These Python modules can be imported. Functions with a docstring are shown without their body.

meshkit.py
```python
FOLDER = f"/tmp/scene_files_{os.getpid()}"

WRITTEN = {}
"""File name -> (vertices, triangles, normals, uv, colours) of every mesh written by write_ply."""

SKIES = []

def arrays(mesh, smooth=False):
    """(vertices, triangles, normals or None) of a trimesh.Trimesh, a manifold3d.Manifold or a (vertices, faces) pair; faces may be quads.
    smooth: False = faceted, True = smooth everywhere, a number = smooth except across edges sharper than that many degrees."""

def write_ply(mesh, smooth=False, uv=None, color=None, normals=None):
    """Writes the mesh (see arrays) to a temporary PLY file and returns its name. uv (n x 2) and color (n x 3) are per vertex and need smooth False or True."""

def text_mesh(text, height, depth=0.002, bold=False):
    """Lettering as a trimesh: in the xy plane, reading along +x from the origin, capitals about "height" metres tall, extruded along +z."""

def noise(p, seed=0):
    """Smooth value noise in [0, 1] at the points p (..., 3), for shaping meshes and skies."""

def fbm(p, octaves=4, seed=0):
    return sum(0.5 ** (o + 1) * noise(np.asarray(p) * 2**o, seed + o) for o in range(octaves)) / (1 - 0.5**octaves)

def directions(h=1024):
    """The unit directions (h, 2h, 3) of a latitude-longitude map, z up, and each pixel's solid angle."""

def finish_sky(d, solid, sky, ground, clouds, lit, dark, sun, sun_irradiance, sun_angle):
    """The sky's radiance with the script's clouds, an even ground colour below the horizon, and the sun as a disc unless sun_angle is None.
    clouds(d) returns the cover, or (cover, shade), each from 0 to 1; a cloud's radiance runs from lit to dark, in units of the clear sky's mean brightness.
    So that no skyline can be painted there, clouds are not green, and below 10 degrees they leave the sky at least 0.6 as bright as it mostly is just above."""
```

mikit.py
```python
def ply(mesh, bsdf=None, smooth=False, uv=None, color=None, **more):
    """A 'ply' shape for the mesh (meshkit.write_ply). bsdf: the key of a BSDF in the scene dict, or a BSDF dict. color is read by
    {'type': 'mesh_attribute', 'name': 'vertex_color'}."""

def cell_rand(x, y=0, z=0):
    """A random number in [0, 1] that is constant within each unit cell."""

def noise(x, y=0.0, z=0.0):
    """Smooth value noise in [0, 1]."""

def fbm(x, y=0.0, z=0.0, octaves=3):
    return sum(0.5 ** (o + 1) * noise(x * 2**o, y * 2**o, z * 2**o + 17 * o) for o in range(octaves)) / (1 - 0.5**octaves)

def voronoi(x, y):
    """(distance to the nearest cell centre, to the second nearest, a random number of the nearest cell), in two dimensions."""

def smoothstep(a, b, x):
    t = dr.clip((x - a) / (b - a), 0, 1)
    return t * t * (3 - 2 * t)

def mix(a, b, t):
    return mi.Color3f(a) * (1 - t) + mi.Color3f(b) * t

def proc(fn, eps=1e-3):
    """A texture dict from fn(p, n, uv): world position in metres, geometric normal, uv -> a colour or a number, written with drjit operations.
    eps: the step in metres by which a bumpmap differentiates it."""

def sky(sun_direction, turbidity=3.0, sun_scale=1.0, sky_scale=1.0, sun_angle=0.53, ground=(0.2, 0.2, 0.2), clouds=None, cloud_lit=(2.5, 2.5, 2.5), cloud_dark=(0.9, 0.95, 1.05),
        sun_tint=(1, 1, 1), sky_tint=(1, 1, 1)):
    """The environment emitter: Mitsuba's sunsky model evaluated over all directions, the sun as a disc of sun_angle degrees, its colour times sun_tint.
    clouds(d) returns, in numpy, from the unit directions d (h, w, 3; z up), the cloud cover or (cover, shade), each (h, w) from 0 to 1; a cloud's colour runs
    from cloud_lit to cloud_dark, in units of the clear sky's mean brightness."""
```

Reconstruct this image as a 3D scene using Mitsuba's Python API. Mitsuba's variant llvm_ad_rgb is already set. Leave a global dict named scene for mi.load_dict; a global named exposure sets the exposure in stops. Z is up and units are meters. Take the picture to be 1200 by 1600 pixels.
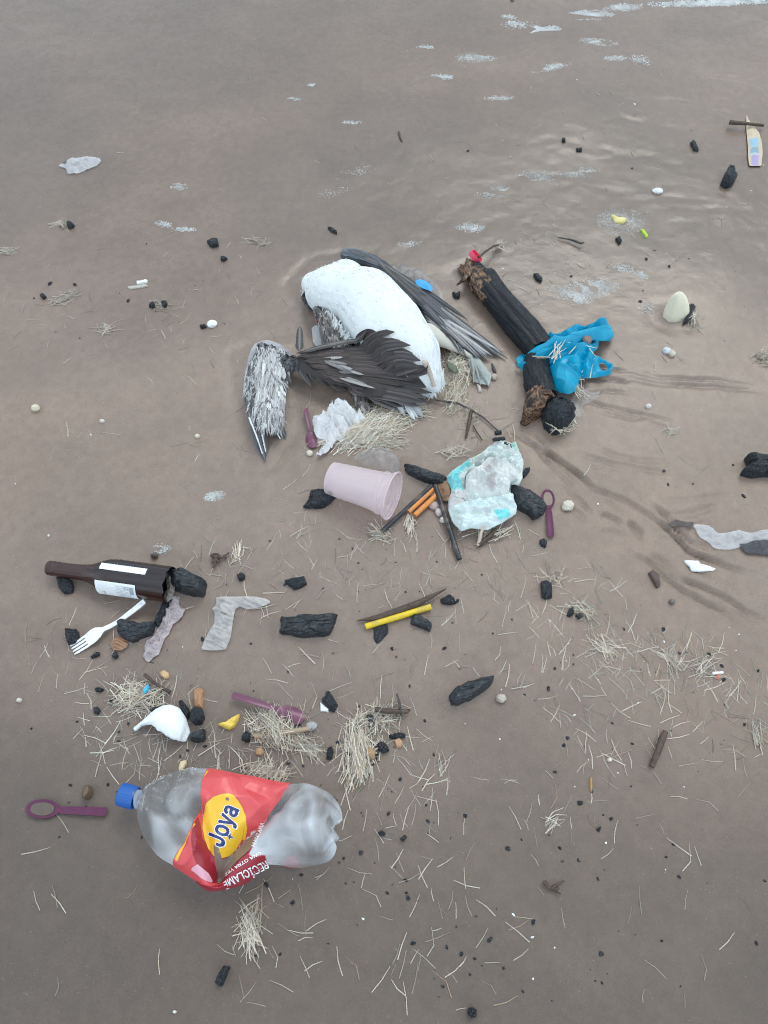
import math
import numpy as np
import trimesh
import mitsuba as mi
import drjit as dr
import mikit
import meshkit
import shapely
from shapely import geometry as sg
from scipy.spatial import Delaunay
from scipy.interpolate import PchipInterpolator, LinearNDInterpolator, NearestNDInterpolator
from manifold3d import Manifold

T = mi.ScalarTransform4f
scene, labels = {}, {}
rng = np.random.default_rng(7)

# ------------------------------------------------------------------ camera, sky, exposure
F, CX, CY = 1200.0, 600.0, 800.0                 # focal length and centre of a 1200 x 1600 frame
HOR = -1200.0
PITCH = math.atan((CY - HOR) / F)
CAM_H = 1.31
FWD = np.array([0, math.cos(PITCH), -math.sin(PITCH)])
UP = np.array([0, math.sin(PITCH), math.cos(PITCH)])
RIGHT = np.array([1.0, 0, 0])
CAM = np.array([0, 0, CAM_H])
scene['camera'] = {
    'type': 'perspective', 'fov_axis': 'x', 'fov': math.degrees(2 * math.atan(600 / F)),
    'near_clip': 0.02, 'far_clip': 2000.0,
    'to_world': T().look_at(origin=CAM.tolist(), target=(CAM + FWD).tolist(), up=UP.tolist())}
def overcast(d):
    p = d / (0.35 + np.abs(d[..., 2:3]))                      # a broken grey cloud deck
    n = meshkit.fbm(np.stack([p[..., 0] * 1.5 + 4, p[..., 1] * 1.5, 0 * p[..., 0] + 2.7], -1), 4, 5)
    return np.ones(d.shape[:2]), np.clip((n - .36) * 2.6, 0, 1) * .8
scene['sky'] = mikit.sky((0.22, 0.50, 0.84), turbidity=3, sun_scale=0.21, sun_angle=30, sun_tint=(.86, 1.0, 1.14),
                         ground=(0.16, 0.14, 0.125), clouds=overcast,
                         cloud_lit=(2.98, 3.50, 3.92), cloud_dark=(1.12, 1.33, 1.56))
exposure = 2.07

# ------------------------------------------------------------------ helpers
def G(px, py, z=0.0):
    """point of the beach at height z for a position surveyed in the 1200 x 1600 frame"""
    d = FWD + (px - CX) / F * RIGHT - (py - CY) / F * UP
    return CAM + d * ((z - CAM_H) / d[2])

def GP(pts, z=0.0):
    return np.array([G(a, b, z)[:2] for a, b in pts])

def N2(x, y, s=1.0, seed=0, oct=4):
    p = np.stack([np.asarray(x, float) * s, np.asarray(y, float) * s, np.zeros_like(np.asarray(x, float)) + 0.37], -1)
    return meshkit.fbm(p, oct, seed)

def ridge(x, y, s, seed, oct=3):
    return 1 - np.abs(2 * N2(x, y, s, seed, oct) - 1)

CH = [  # small drainage channels: (polyline, depth, width)
 ([(790,668),(840,697),(867,713),(907,743),(927,763),(973,780),(1013,803),(1040,823),(1077,863),(1117,877),(1160,893),(1210,905)], .0045, .008),
 ([(900,706),(917,713),(950,723),(1000,733),(1060,742)], .003, .009),
 ([(933,800),(960,810),(975,822)], .003, .006),
 ([(980,813),(992,824),(1007,837)], .004, .007),
 ([(973,857),(1013,877),(1033,897),(1067,923),(1100,940),(1133,957),(1165,985)], .003, .007),
 ([(1060,905),(1090,913),(1133,933),(1167,957),(1205,972)], .003, .007),
 ([(877,757),(907,783),(925,805)], .002, .006),
 ([(912,593),(950,592),(985,596)], .004, .008),
 ([(905,622),(940,634),(980,644),(1017,650),(1060,664)], .0025, .009),
 ([(960,585),(1030,600),(1120,604),(1200,612)], .002, .011),
 ([(830,690),(870,735),(905,775)], .002, .006),
 ([(1013,803),(1070,805),(1130,790)], .002, .012)]
CH = [(p, d, w * .52) for p, d, w in CH]
hr = np.random.default_rng(63)
for p, d, w in list(CH):                                        # finer side rills, each with its own wander
    for k in range(2):
        dy = hr.choice([-1, 1]) * hr.uniform(9, 26)
        q = [(x + hr.normal() * 3, y + dy * (1 - .5 * i / len(p)) + hr.normal() * 2.5) for i, (x, y) in enumerate(p)]
        a = hr.integers(0, max(1, len(q) - 3)); q = q[a:a + hr.integers(3, 6)]
        if len(q) > 1: CH.append((q, d * hr.uniform(.35, .75), w * hr.uniform(.6, .9)))
for x0, y0 in [(930,300),(990,250),(1060,320),(1110,250),(1000,200),(1080,170),(900,230),(960,160),(1120,130),(1040,110),(1150,330),(870,280)]:   # faint water lines on the wet sand
    CH.append(([(x0 - 90, y0 + hr.normal() * 6), (x0 - 30, y0 - 8 + hr.normal() * 5), (x0 + 30, y0 - 4 + hr.normal() * 5), (x0 + 90, y0 + 9 + hr.normal() * 6)], .0003, .013))
CH = [(sg.LineString(GP(p)), d, w) for p, d, w in CH]
BUMPS = [((880,175), .011, .13), ((690,215), .006, .10), ((470,195), -.004, .13), ((1120,455), .006, .09), ((960,255), -.006, .16),
         ((920,440), -.005, .09), ((430,225), .004, .08), ((600,310), -.003, .1), ((1090,290), .004, .12), ((1150,200), -.003, .06)]
BUMPS = [(G(*c)[:2], a, s) for c, a, s in BUMPS]

BANKS = [[(470,445),(500,415),(560,405),(620,440),(690,540),(680,605),(620,640),(500,600),(530,540)], [(728,430),(742,422),(850,530),(832,548)], [(826,575),(864,575),(868,616),(846,655),(820,650)], [(78,886),(160,900),(268,938),(262,900),(170,880)],
         [(518,770),(600,808),(625,800),(610,780)], [(225,1290),(330,1385),(420,1350),(500,1345),(520,1300),(330,1215)], [(700,745),(790,690),(818,740),(805,800),(725,825)], [(1040,490),(1070,490),(1068,498),(1042,499)], [(382,560),(440,540),(444,670),(412,712)],
         [(852,640),(892,640),(890,668),(856,668)], [(437,970),(520,966),(513,990),(440,988)], [(703,1090),(770,1060),(716,1099)], [(270,900),(320,908),(316,926),(275,922)], [(186,975),(240,975),(236,990),(206,1000)], [(803,762),(850,792),(846,802),(806,790)], [(632,728),(696,750),(690,754),(640,738)]]
BANKS = [sg.Polygon(GP(p)).buffer(0) for p in BANKS]

def hz(x, y):
    x, y = np.asarray(x, float), np.asarray(y, float)
    near = 1 / (1 + (np.hypot(x, y - 1.2) / 3.2) ** 6)
    z = 0.008 * (N2(x, y, 1.4, 3) - .5) + 0.0045 * (N2(x, y * 1.3, 6.0, 5) - .5) + 0.0026 * (N2(x, y, 26.0, 8, 3) - .5)
    z = z + 0.0016 * (ridge(x * .55, y, 8.0, 9, 2) - .5) * np.clip((y - .9) / .6, 0, 1)
    for c, a, s in BUMPS:
        z = z + a * np.exp(-((x - c[0]) ** 2 + ((y - c[1]) * .8) ** 2) / (2 * s * s))
    return z * near

def channel(x, y):
    out = np.zeros_like(x)
    pts = shapely.points(x, y)
    for P in BANKS:
        b = P.bounds
        m = (x > b[0] - .06) & (x < b[2] + .06) & (y > b[1] - .06) & (y < b[3] + .06)
        r = shapely.distance(pts[m], P)
        out[m] += .0042 * np.exp(-(r / .013) ** 2) * (.4 + 1.2 * N2(x[m], y[m], 30, 15, 2)) - .0018 * np.exp(-((r - .034) / .016) ** 2)
    for line, d, w in CH:
        b = line.bounds
        m = (x > b[0] - .05) & (x < b[2] + .05) & (y > b[1] - .05) & (y < b[3] + .05)
        if m.any():
            r = shapely.distance(pts[m], line)
            rr = r + .004 * (N2(x[m], y[m], 60, 4, 2) - .5)
            d = d * 3.2
            along = shapely.line_locate_point(line, pts[m]) / line.length
            fade = np.clip(np.minimum(along, 1 - along) / .22, 0, 1)
            amp = d * fade * np.clip(2.4 * N2(x[m], y[m], 13, 12, 3) - .55, 0, 1.2)
            ww = w * (.55 + .9 * N2(x[m], y[m], 21, 19, 2))
            out[m] -= amp * (np.exp(-(rr / ww) ** 2) + .35 * np.exp(-(rr / (3.2 * ww)) ** 2))
            out[m] += .30 * amp * np.exp(-((rr - 2.1 * ww) / ww) ** 2)
    return out

counts = {}
def numbered(name):
    n = counts.get(name, -1) + 1
    counts[name] = n
    return name if n == 0 else f'{name}_{n:03d}'

def thing(name, label, cat, group=None):
    key = numbered(name)
    labels[key] = {'label': label, 'category': cat}
    if group:
        labels[key]['group'] = group
    return key

def part(root, name, mesh, bsdf, smooth=False, color=None, stuff=False, label=None):
    key = numbered(f'{root}__{name}')
    scene[key] = mikit.ply(mesh, bsdf, smooth=smooth, color=color)
    if stuff:
        labels.setdefault(key, {})['kind'] = 'stuff'
    if label:
        labels.setdefault(key, {})['label'] = label
    return key

def single(name, mesh, bsdf, label, cat, group=None, smooth=False, color=None):
    key = thing(name, label, cat, group)
    scene[key] = mikit.ply(mesh, bsdf, smooth=smooth, color=color)
    return key

def VC():
    return {'type': 'mesh_attribute', 'name': 'vertex_color'}

def mat(name, **kw):
    scene[name] = {'type': 'twosided', 'bsdf': {'type': 'principled', **kw}}

def rgb(*c):
    return {'type': 'rgb', 'value': list(c)}

def join(parts):
    """[(v, f), ...] -> one (v, f)"""
    vs, fs, n = [], [], 0
    for v, f in parts:
        vs.append(v); fs.append(np.asarray(f) + n); n += len(v)
    return np.vstack(vs), np.vstack(fs)

def tm(v, f):
    return trimesh.Trimesh(v, f, process=False)

def tube(pts, rad, sides=8, caps=True, squash=1.0):
    """tapered tube through pts with radii; returns (v, f)"""
    pts = np.asarray(pts, float)
    rad = np.broadcast_to(np.asarray(rad, float), len(pts))
    t = np.gradient(pts, axis=0)
    t /= np.linalg.norm(t, axis=1, keepdims=True) + 1e-12
    up = np.array([0, 0, 1.0])
    a = np.cross(t, up)
    bad = np.linalg.norm(a, axis=1) < 1e-3
    a[bad] = [1, 0, 0]
    a /= np.linalg.norm(a, axis=1, keepdims=True)
    b = np.cross(a, t)
    ang = np.arange(sides) * 2 * np.pi / sides
    ring = pts[:, None] + rad[:, None, None] * (np.cos(ang)[None, :, None] * a[:, None] + squash * np.sin(ang)[None, :, None] * b[:, None])
    v = ring.reshape(-1, 3)
    i, j = np.meshgrid(np.arange(len(pts) - 1), np.arange(sides), indexing='ij')
    p = (i * sides + j).ravel(); q = (i * sides + (j + 1) % sides).ravel()
    f = np.vstack([np.stack([p, q, q + sides], 1), np.stack([p, q + sides, p + sides], 1)])
    if caps:
        n = len(v)
        v = np.vstack([v, pts[:1], pts[-1:]])
        k = np.arange(sides)
        l = (len(pts) - 1) * sides
        f = np.vstack([f, np.stack([(k + 1) % sides, k, k * 0 + n], 1), np.stack([l + k, l + (k + 1) % sides, k * 0 + n + 1], 1)])
    return v, f

def loft(rings, close_a=True, close_b=True):
    """rings: (m, n, 3)"""
    m, n = rings.shape[:2]
    v = rings.reshape(-1, 3)
    i, j = np.meshgrid(np.arange(m - 1), np.arange(n), indexing='ij')
    p = (i * n + j).ravel(); q = (i * n + (j + 1) % n).ravel()
    f = np.vstack([np.stack([p, q, q + n], 1), np.stack([p, q + n, p + n], 1)])
    k = np.arange(n)
    if close_a:
        v = np.vstack([v, rings[0].mean(0)]); f = np.vstack([f, np.stack([(k + 1) % n, k, k * 0 + len(v) - 1], 1)])
    if close_b:
        l = (m - 1) * n
        v = np.vstack([v, rings[-1].mean(0)]); f = np.vstack([f, np.stack([l + k, l + (k + 1) % n, k * 0 + len(v) - 1], 1)])
    return v, f

def resample(poly, n):
    """n points round a closed polygon"""
    ring = sg.LinearRing(poly)
    return np.array([ring.interpolate(t, normalized=True).coords[0] for t in np.arange(n) / n])

def smooth_poly(poly, n=60, k=2):
    p = resample(poly, n)
    for _ in range(k):
        p = (np.roll(p, 1, 0) + 2 * p + np.roll(p, -1, 0)) / 4
    return p

def chunk(pts, h, seed=0, n=44, rough=.12, round_=.55, grain=.25, lift=0.0):
    """a solid broken lump with the given outline (frame points) and height in metres"""
    p = resample(GP(pts, h * .4), n)
    c = p.mean(0)
    gz = float(hz(*c)) + lift
    d = p - c
    u = np.linalg.svd(d, full_matrices=False)[2][0]
    w = np.array([-u[1], u[0]])
    # contract towards the long middle line rather than to one point
    L = d @ u
    size = np.sqrt(abs(sg.Polygon(p).area))
    spine = c + np.outer(L * .72, u)
    jit = 1 + rough * 2.2 * (N2(p[:, 0], p[:, 1], 2.2 / size, seed, 3) - .5)
    rows = []
    prof = [(-.25, .80), (0.0, .97), (.35, 1.0), (.68, .94), (.88, 1 - .35 * round_), (1.0, 1 - .75 * round_), (1.03, .08)]
    for q, (z, s) in enumerate(prof):
        r = c + (p - c) * s if s > .5 else spine + (p - spine) * s * .5
        r = c + (r - c) * (jit[:, None] if 0 < q < 6 else 1)
        hh = 1 + grain * 2 * (N2(r @ w, r @ u * .18, 5.0 / size, seed + 5, 3) - .5) + .5 * (N2(r[:, 0], r[:, 1], 1.1 / size, seed + 9, 2) - .5)
        zz = np.where(z > 0, z * h * np.clip(hh, .35, 1.6), z * h)
        e = rough * .10 * size * (N2(r[:, 0] + 3 * q, r[:, 1], 7 / size, seed + 2, 2) - .5)
        rows.append(np.column_stack([r + e[:, None] * (w + u), gz + zz + .0 * e]))
    v, f = loft(np.array(rows), True, True)
    v, f = trimesh.remesh.subdivide(v, f)
    m = tm(v, f)
    nn = np.array(m.vertex_normals)
    g1 = meshkit.noise(np.column_stack([v[:, :2] @ w * 3.2, v[:, :2] @ u * .9, v[:, 2] * 2]) / (size * .22), seed + 40)
    g2 = meshkit.fbm(np.column_stack([v[:, :2] @ w * 1.6, v[:, :2] @ u * .8, v[:, 2]]) / (size * .11), 3, seed + 41)
    blk = np.floor(g1 * 5) / 5
    m.vertices = v + nn * (size * rough * (.50 * (blk - .5) + .34 * (g2 - .5)))[:, None]
    return m

def fill(poly, d, holes=()):
    """grid triangulation of a plan polygon: points, triangles, distance to edge"""
    P = sg.Polygon(poly, holes).buffer(0)
    if P.geom_type != 'Polygon':
        P = max(P.geoms, key=lambda g: g.area)
    x0, y0, x1, y1 = P.bounds
    X, Y = np.meshgrid(np.arange(x0, x1 + d, d), np.arange(y0, y1 + d, d * .87))
    X = X + (np.arange(X.shape[0]) % 2)[:, None] * d / 2
    q = np.column_stack([X.ravel(), Y.ravel()])
    inside = shapely.contains_xy(P.buffer(-d * .45), q[:, 0], q[:, 1])
    edge = [np.array([r.interpolate(t).coords[0] for t in np.arange(0, r.length, d)]) for r in [P.exterior, *P.interiors]]
    q = np.vstack([q[inside], *edge])
    tri = Delaunay(q).simplices
    cen = q[tri].mean(1)
    tri = tri[shapely.contains_xy(P, cen[:, 0], cen[:, 1])]
    a = q[tri]
    area = np.cross(a[:, 1] - a[:, 0], a[:, 2] - a[:, 0])
    tri[area < 0] = tri[area < 0][:, ::-1]
    tri = tri[np.abs(area) > 1e-10]
    e = shapely.distance(shapely.points(q), P.boundary)
    return q, tri, e

def folds(x, y, s, seed, stretch=(1, 1), ang=0.0, oct=4):
    """sharp creases, as of crumpled film, 0 to about 1"""
    c, sn = math.cos(ang), math.sin(ang)
    a, b = (x * c + y * sn) * stretch[0], (-x * sn + y * c) * stretch[1]
    out, amp, tot = 0, 1.0, 0
    wx, wy = N2(a, b, s * .7, seed + 31, 2) - .5, N2(a, b, s * .7, seed + 57, 2) - .5
    for o in range(oct):
        k = s * 1.9 ** o
        n = N2(a * k + wx * 1.2, b * k + wy * 1.2, 1.0, seed + o, 1)
        out = out + amp * (.5 * (1 - np.abs(2 * n - 1)) ** 1.2 + .6 * (1 - np.abs(2 * n - 1)) ** 5)
        tot += amp; amp *= .52
    return out / tot

def sheet(pts, h, seed=0, d=.0035, s=22, stretch=(1, 1), ang=0.0, oct=4, lift=.002, edge=.02, base=.25, zref=.4, jag=.0, holes=(), puff=0.0, smooth_k=1, hfun=None):
    """a crumpled film lying on the sand"""
    d, s = d * .72, s * 1.75
    p = smooth_poly(GP(pts, h * zref), max(40, int(sg.Polygon(GP(pts)).length / d / 1.3)), smooth_k)
    if jag:
        c = p.mean(0)
        p = c + (p - c) * (1 + jag * 2 * (N2(p[:, 0], p[:, 1], 60, seed + 3, 3) - .5))[:, None]
    q, f, e = fill(p, d, [smooth_poly(GP(hh, h * zref), 24) for hh in holes])
    x, y = q.T
    fo = folds(x, y, s, seed, stretch, ang, oct)
    ed = 1 - np.exp(-e / edge)
    z = h * (base + (1 - base) * 1.5 * (fo - .25)) * (.18 + .82 * ed) + puff * ed ** 1.5
    z = z + (.12 if oct > 2 else .04) * h * folds(x, y, s * 3.1, seed + 71, stretch, ang + .6, 2) * (.3 + .7 * ed)
    z = z * (.75 + .5 * N2(x, y, 9, seed + 8, 2))
    if hfun is not None:
        z = z + hfun(x, y, ed)
    o = .25 * h * np.column_stack([N2(x, y, s * 1.5, seed + 21, 2) - .5, N2(x, y, s * 1.5, seed + 22, 2) - .5])
    v = np.column_stack([q + o * ed[:, None], hz(x, y) + lift + z])
    return tm(v, f), e

def lathe(a, b, prof, n=40, up=(0, 0, 1), a_to=None, jag=None):
    """surface of revolution about the line a-b; prof rows (distance along, radius)"""
    a, b = np.asarray(a, float), np.asarray(b, float)
    t = (b - a) / np.linalg.norm(b - a)
    s = np.cross(t, up); s /= np.linalg.norm(s)
    w = np.cross(s, t)
    th = np.arange(n) * 2 * np.pi / n
    rings = []
    for k, (l, r) in enumerate(prof):
        off = 0 if jag is None else jag(k, th)
        rings.append(a + t * (l + np.zeros(n) + off)[:, None] + r * (np.cos(th)[:, None] * s + np.sin(th)[:, None] * w))
    return np.array(rings), (a, t, s, w)

def strip(prof_pts):
    """open surface from (m, n, 3) points"""
    m, n = prof_pts.shape[:2]
    v = prof_pts.reshape(-1, 3)
    i, j = np.meshgrid(np.arange(m - 1), np.arange(n - 1), indexing='ij')
    p = (i * n + j).ravel()
    return v, np.vstack([np.stack([p, p + 1, p + n + 1], 1), np.stack([p, p + n + 1, p + n], 1)])

def scale_at(py, z=0.0):
    a, b = G(600, py, z), G(601, py, z)
    return 1 / np.linalg.norm(b - a)

# ------------------------------------------------------------------ materials
def sand_col(p, n, uv):
    big = mikit.fbm(p.x * 1.7 + 3, p.y * 1.7, 0.0, 3)
    mid = mikit.fbm(p.x * 9, p.y * 7, 2.0, 3)
    fine = mikit.noise(p.x * 700, p.y * 700, 0.0)
    grain = mikit.noise(p.x * 1700, p.y * 1700, 5.0)
    c = mikit.mix((0.198, 0.1455, 0.1165), (0.228, 0.163, 0.127), mikit.smoothstep(.3, .7, big))
    film = mikit.smoothstep(0.75, 1.9, p.y - 15.0 * p.z + 0.5 * (mikit.fbm(p.x * 2.2, p.y * 3.0, 4.0, 3) - .5))      # soaked by the last wave
    near_shade = 1 - mikit.smoothstep(-.02, .70, p.y + .25 * (mikit.fbm(p.x * 1.5, p.y * 1.5, 11.0, 3) - .5))   # shade towards the camera, painted into the sand colour
    c = c * (1 - .26 * film) * (1 - .56 * near_shade)
    warp = mikit.fbm(p.x * 3.1 + 5, p.y * 3.1, 9.0, 2)
    swirl = mikit.fbm(p.x * 2.2 + 2.5 * warp, p.y * 7.0 + 3.0 * warp, 6.0, 3)
    mott = mikit.fbm(p.x * 70, p.y * 70, 3.0, 3)
    c = c * (0.90 + 0.2 * mid) * (.86 + .28 * swirl) * (.88 + .24 * mott)
    c = c * (0.84 + 0.20 * fine + 0.12 * grain)
    dark = mikit.smoothstep(.93, .97, mikit.noise(p.x * 420 + 9, p.y * 420, 1.0))
    pale = mikit.smoothstep(.95, .985, mikit.noise(p.x * 530, p.y * 530, 7.0))
    return mikit.mix(mikit.mix(c, (.05, .04, .035), dark * .6), (.42, .38, .33), pale * .35)

def sand_rough(p, n, uv):
    wet = mikit.smoothstep(0.45, 1.6, p.y - 15.0 * p.z + 0.5 * (mikit.fbm(p.x * 2.2, p.y * 3.0, 4.0, 3) - .5))
    return 0.62 - 0.35 * wet

def sand_bump(p, n, uv):
    k = 1 - 0.8 * mikit.smoothstep(0.9, 1.9, p.y)
    return (mikit.noise(p.x * 900, p.y * 900, 0.0) * .5 + mikit.noise(p.x * 380, p.y * 380, 3.0) + 1.6 * mikit.noise(p.x * 130, p.y * 130, 8.0)) * k

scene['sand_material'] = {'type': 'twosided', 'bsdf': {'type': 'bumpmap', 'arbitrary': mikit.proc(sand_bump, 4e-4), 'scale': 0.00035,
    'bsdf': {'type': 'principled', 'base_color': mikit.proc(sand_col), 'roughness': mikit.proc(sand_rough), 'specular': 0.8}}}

def char_col(p, n, uv):
    g = mikit.fbm(p.x * 220, p.y * 220, p.z * 220, 3)
    c = mikit.mix((.009, .0115, .015), (.036, .043, .052), g)
    ash = mikit.smoothstep(.70, .82, mikit.fbm(p.x * 140 + 7, p.y * 140, p.z * 140, 3))
    return mikit.mix(c, (.11, .11, .11), ash * .45)

def char_bump(p, n, uv):
    d1, d2, _ = mikit.voronoi(p.x * 190 + p.z * 60, p.y * 190 - p.z * 60)
    return mikit.smoothstep(0, .22, d2 - d1) + .7 * mikit.fbm(p.x * 420, p.y * 420, p.z * 420, 2)

scene['charcoal_material'] = {'type': 'twosided', 'bsdf': {'type': 'bumpmap', 'arbitrary': mikit.proc(char_bump, 4e-4), 'scale': 0.0014,
    'bsdf': {'type': 'principled', 'base_color': mikit.proc(char_col), 'roughness': 0.36, 'specular': 0.4}}}

def wood_col(p, n, uv):
    g = mikit.fbm(p.x * 260, p.y * 90, p.z * 260, 3)
    c = mikit.mix((.035, .018, .010), (.25, .145, .085), mikit.smoothstep(.3, .75, g))
    burn = mikit.smoothstep(.52, .66, mikit.fbm(p.x * 70 + 3, p.y * 70, p.z * 70, 3))
    return mikit.mix(c, (.012, .010, .010), burn)

def wood_bump(p, n, uv):
    return mikit.fbm(p.x * 300, p.y * 110, p.z * 300, 3)

scene['burnt_wood_material'] = {'type': 'twosided', 'bsdf': {'type': 'bumpmap', 'arbitrary': mikit.proc(wood_bump, 4e-4), 'scale': 0.0014,
    'bsdf': {'type': 'principled', 'base_color': mikit.proc(wood_col), 'roughness': 0.6}}}

def twig_col(p, n, uv):
    return mikit.mix((.030, .020, .016), (.115, .078, .058), mikit.fbm(p.x * 160, p.y * 160, p.z * 300, 3))
def grain_bump(p, n, uv):
    return mikit.fbm(p.x * 90 + p.y * 30, p.y * 420 - p.x * 90, p.z * 300, 3) + .6 * mikit.smoothstep(.1, .0, dr.abs(mikit.noise(p.x * 60, p.y * 170 - p.x * 30, 4.0) - .5))
scene['charred_grain_material'] = {'type': 'twosided', 'bsdf': {'type': 'bumpmap', 'arbitrary': mikit.proc(grain_bump, 4e-4), 'scale': 0.0022,
    'bsdf': {'type': 'principled', 'base_color': mikit.proc(char_col), 'roughness': 0.33, 'specular': 0.45}}}
def bark_col(p, n, uv):
    g = mikit.fbm(p.x * 150, p.y * 150, p.z * 150, 3)
    return mikit.mix(mikit.mix((.002, .0035, .0055), (.012, .017, .024), g), (.10, .10, .105), .4 * mikit.smoothstep(.72, .84, mikit.fbm(p.x * 120 + 7, p.y * 160, p.z * 120, 3)))
scene['wet_bark_material'] = {'type': 'twosided', 'bsdf': {'type': 'bumpmap', 'arbitrary': mikit.proc(char_bump, 4e-4), 'scale': 0.0008,
    'bsdf': {'type': 'principled', 'base_color': mikit.proc(bark_col), 'roughness': 0.34, 'specular': 0.4}}}
mat('twig_material', base_color=mikit.proc(twig_col), roughness=.6)
mat('painted', base_color=VC(), roughness=.55)                 # matt things coloured per vertex
mat('painted_gloss', base_color=VC(), roughness=.28)
mat('feather_material', base_color=VC(), roughness=.62, sheen=.3)
scene['straw_material'] = {'type': 'twosided', 'bsdf': {'type': 'principled', 'base_color': VC(), 'roughness': .5}}
def grime(col, k):
    def fn(p, n, uv):
        g = mikit.fbm(p.x * 60 + k, p.y * 60, p.z * 60, 3)
        speck = mikit.smoothstep(.82, .90, mikit.noise(p.x * 520 + k, p.y * 520, p.z * 520))
        c = mikit.mix(col, (.24, .19, .16), .45 * mikit.smoothstep(.48, .80, g))
        return mikit.mix(c, (.12, .09, .08), .55 * speck)
    return mikit.proc(fn)
mat('purple_plastic', base_color=grime((.150, .045, .090), 5.0), roughness=.3, clearcoat=.4)
scene['clear_purple_plastic'] = {'type': 'principledthin', 'base_color': rgb(.24, .085, .17), 'roughness': .25, 'spec_trans': .25, 'diff_trans': .6, 'eta': 1.45}
mat('white_plastic', base_color=grime((.80, .84, .86), 1.0), roughness=.28, clearcoat=.3)
mat('white_ceramic', base_color=rgb(.80, .84, .86), roughness=.35)
mat('yellow_plastic', base_color=grime((.72, .52, .015), 2.0), roughness=.35)
mat('orange_plastic', base_color=grime((.68, .25, .05), 3.0), roughness=.38)
mat('black_plastic', base_color=grime((.020, .024, .030), 4.0), roughness=.35)
mat('blue_cap', base_color=rgb(.012, .10, .38), roughness=.32, clearcoat=.3)
mat('pink_plastic', base_color=rgb(.72, .07, .13), roughness=.3)
def amber(p, n, uv):
    return mikit.mix((.012, .006, .008), (.036, .012, .009), mikit.smoothstep(.45, .75, mikit.fbm(p.x * 14 + 2.2, p.y * 22, p.z * 30, 2)))
mat('amber_glass', base_color=mikit.proc(amber), roughness=.10, specular=.55, clearcoat=.5, clearcoat_gloss=.9)
mat('label_paper', base_color=rgb(.78, .82, .85), roughness=.45)
mat('grey_print', base_color=rgb(.35, .38, .42), roughness=.5)
mat('red_film', base_color=rgb(.64, .075, .085), roughness=.32, clearcoat=.7)
mat('dark_red_film', base_color=rgb(.30, .016, .03), roughness=.26, clearcoat=.6)
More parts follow.
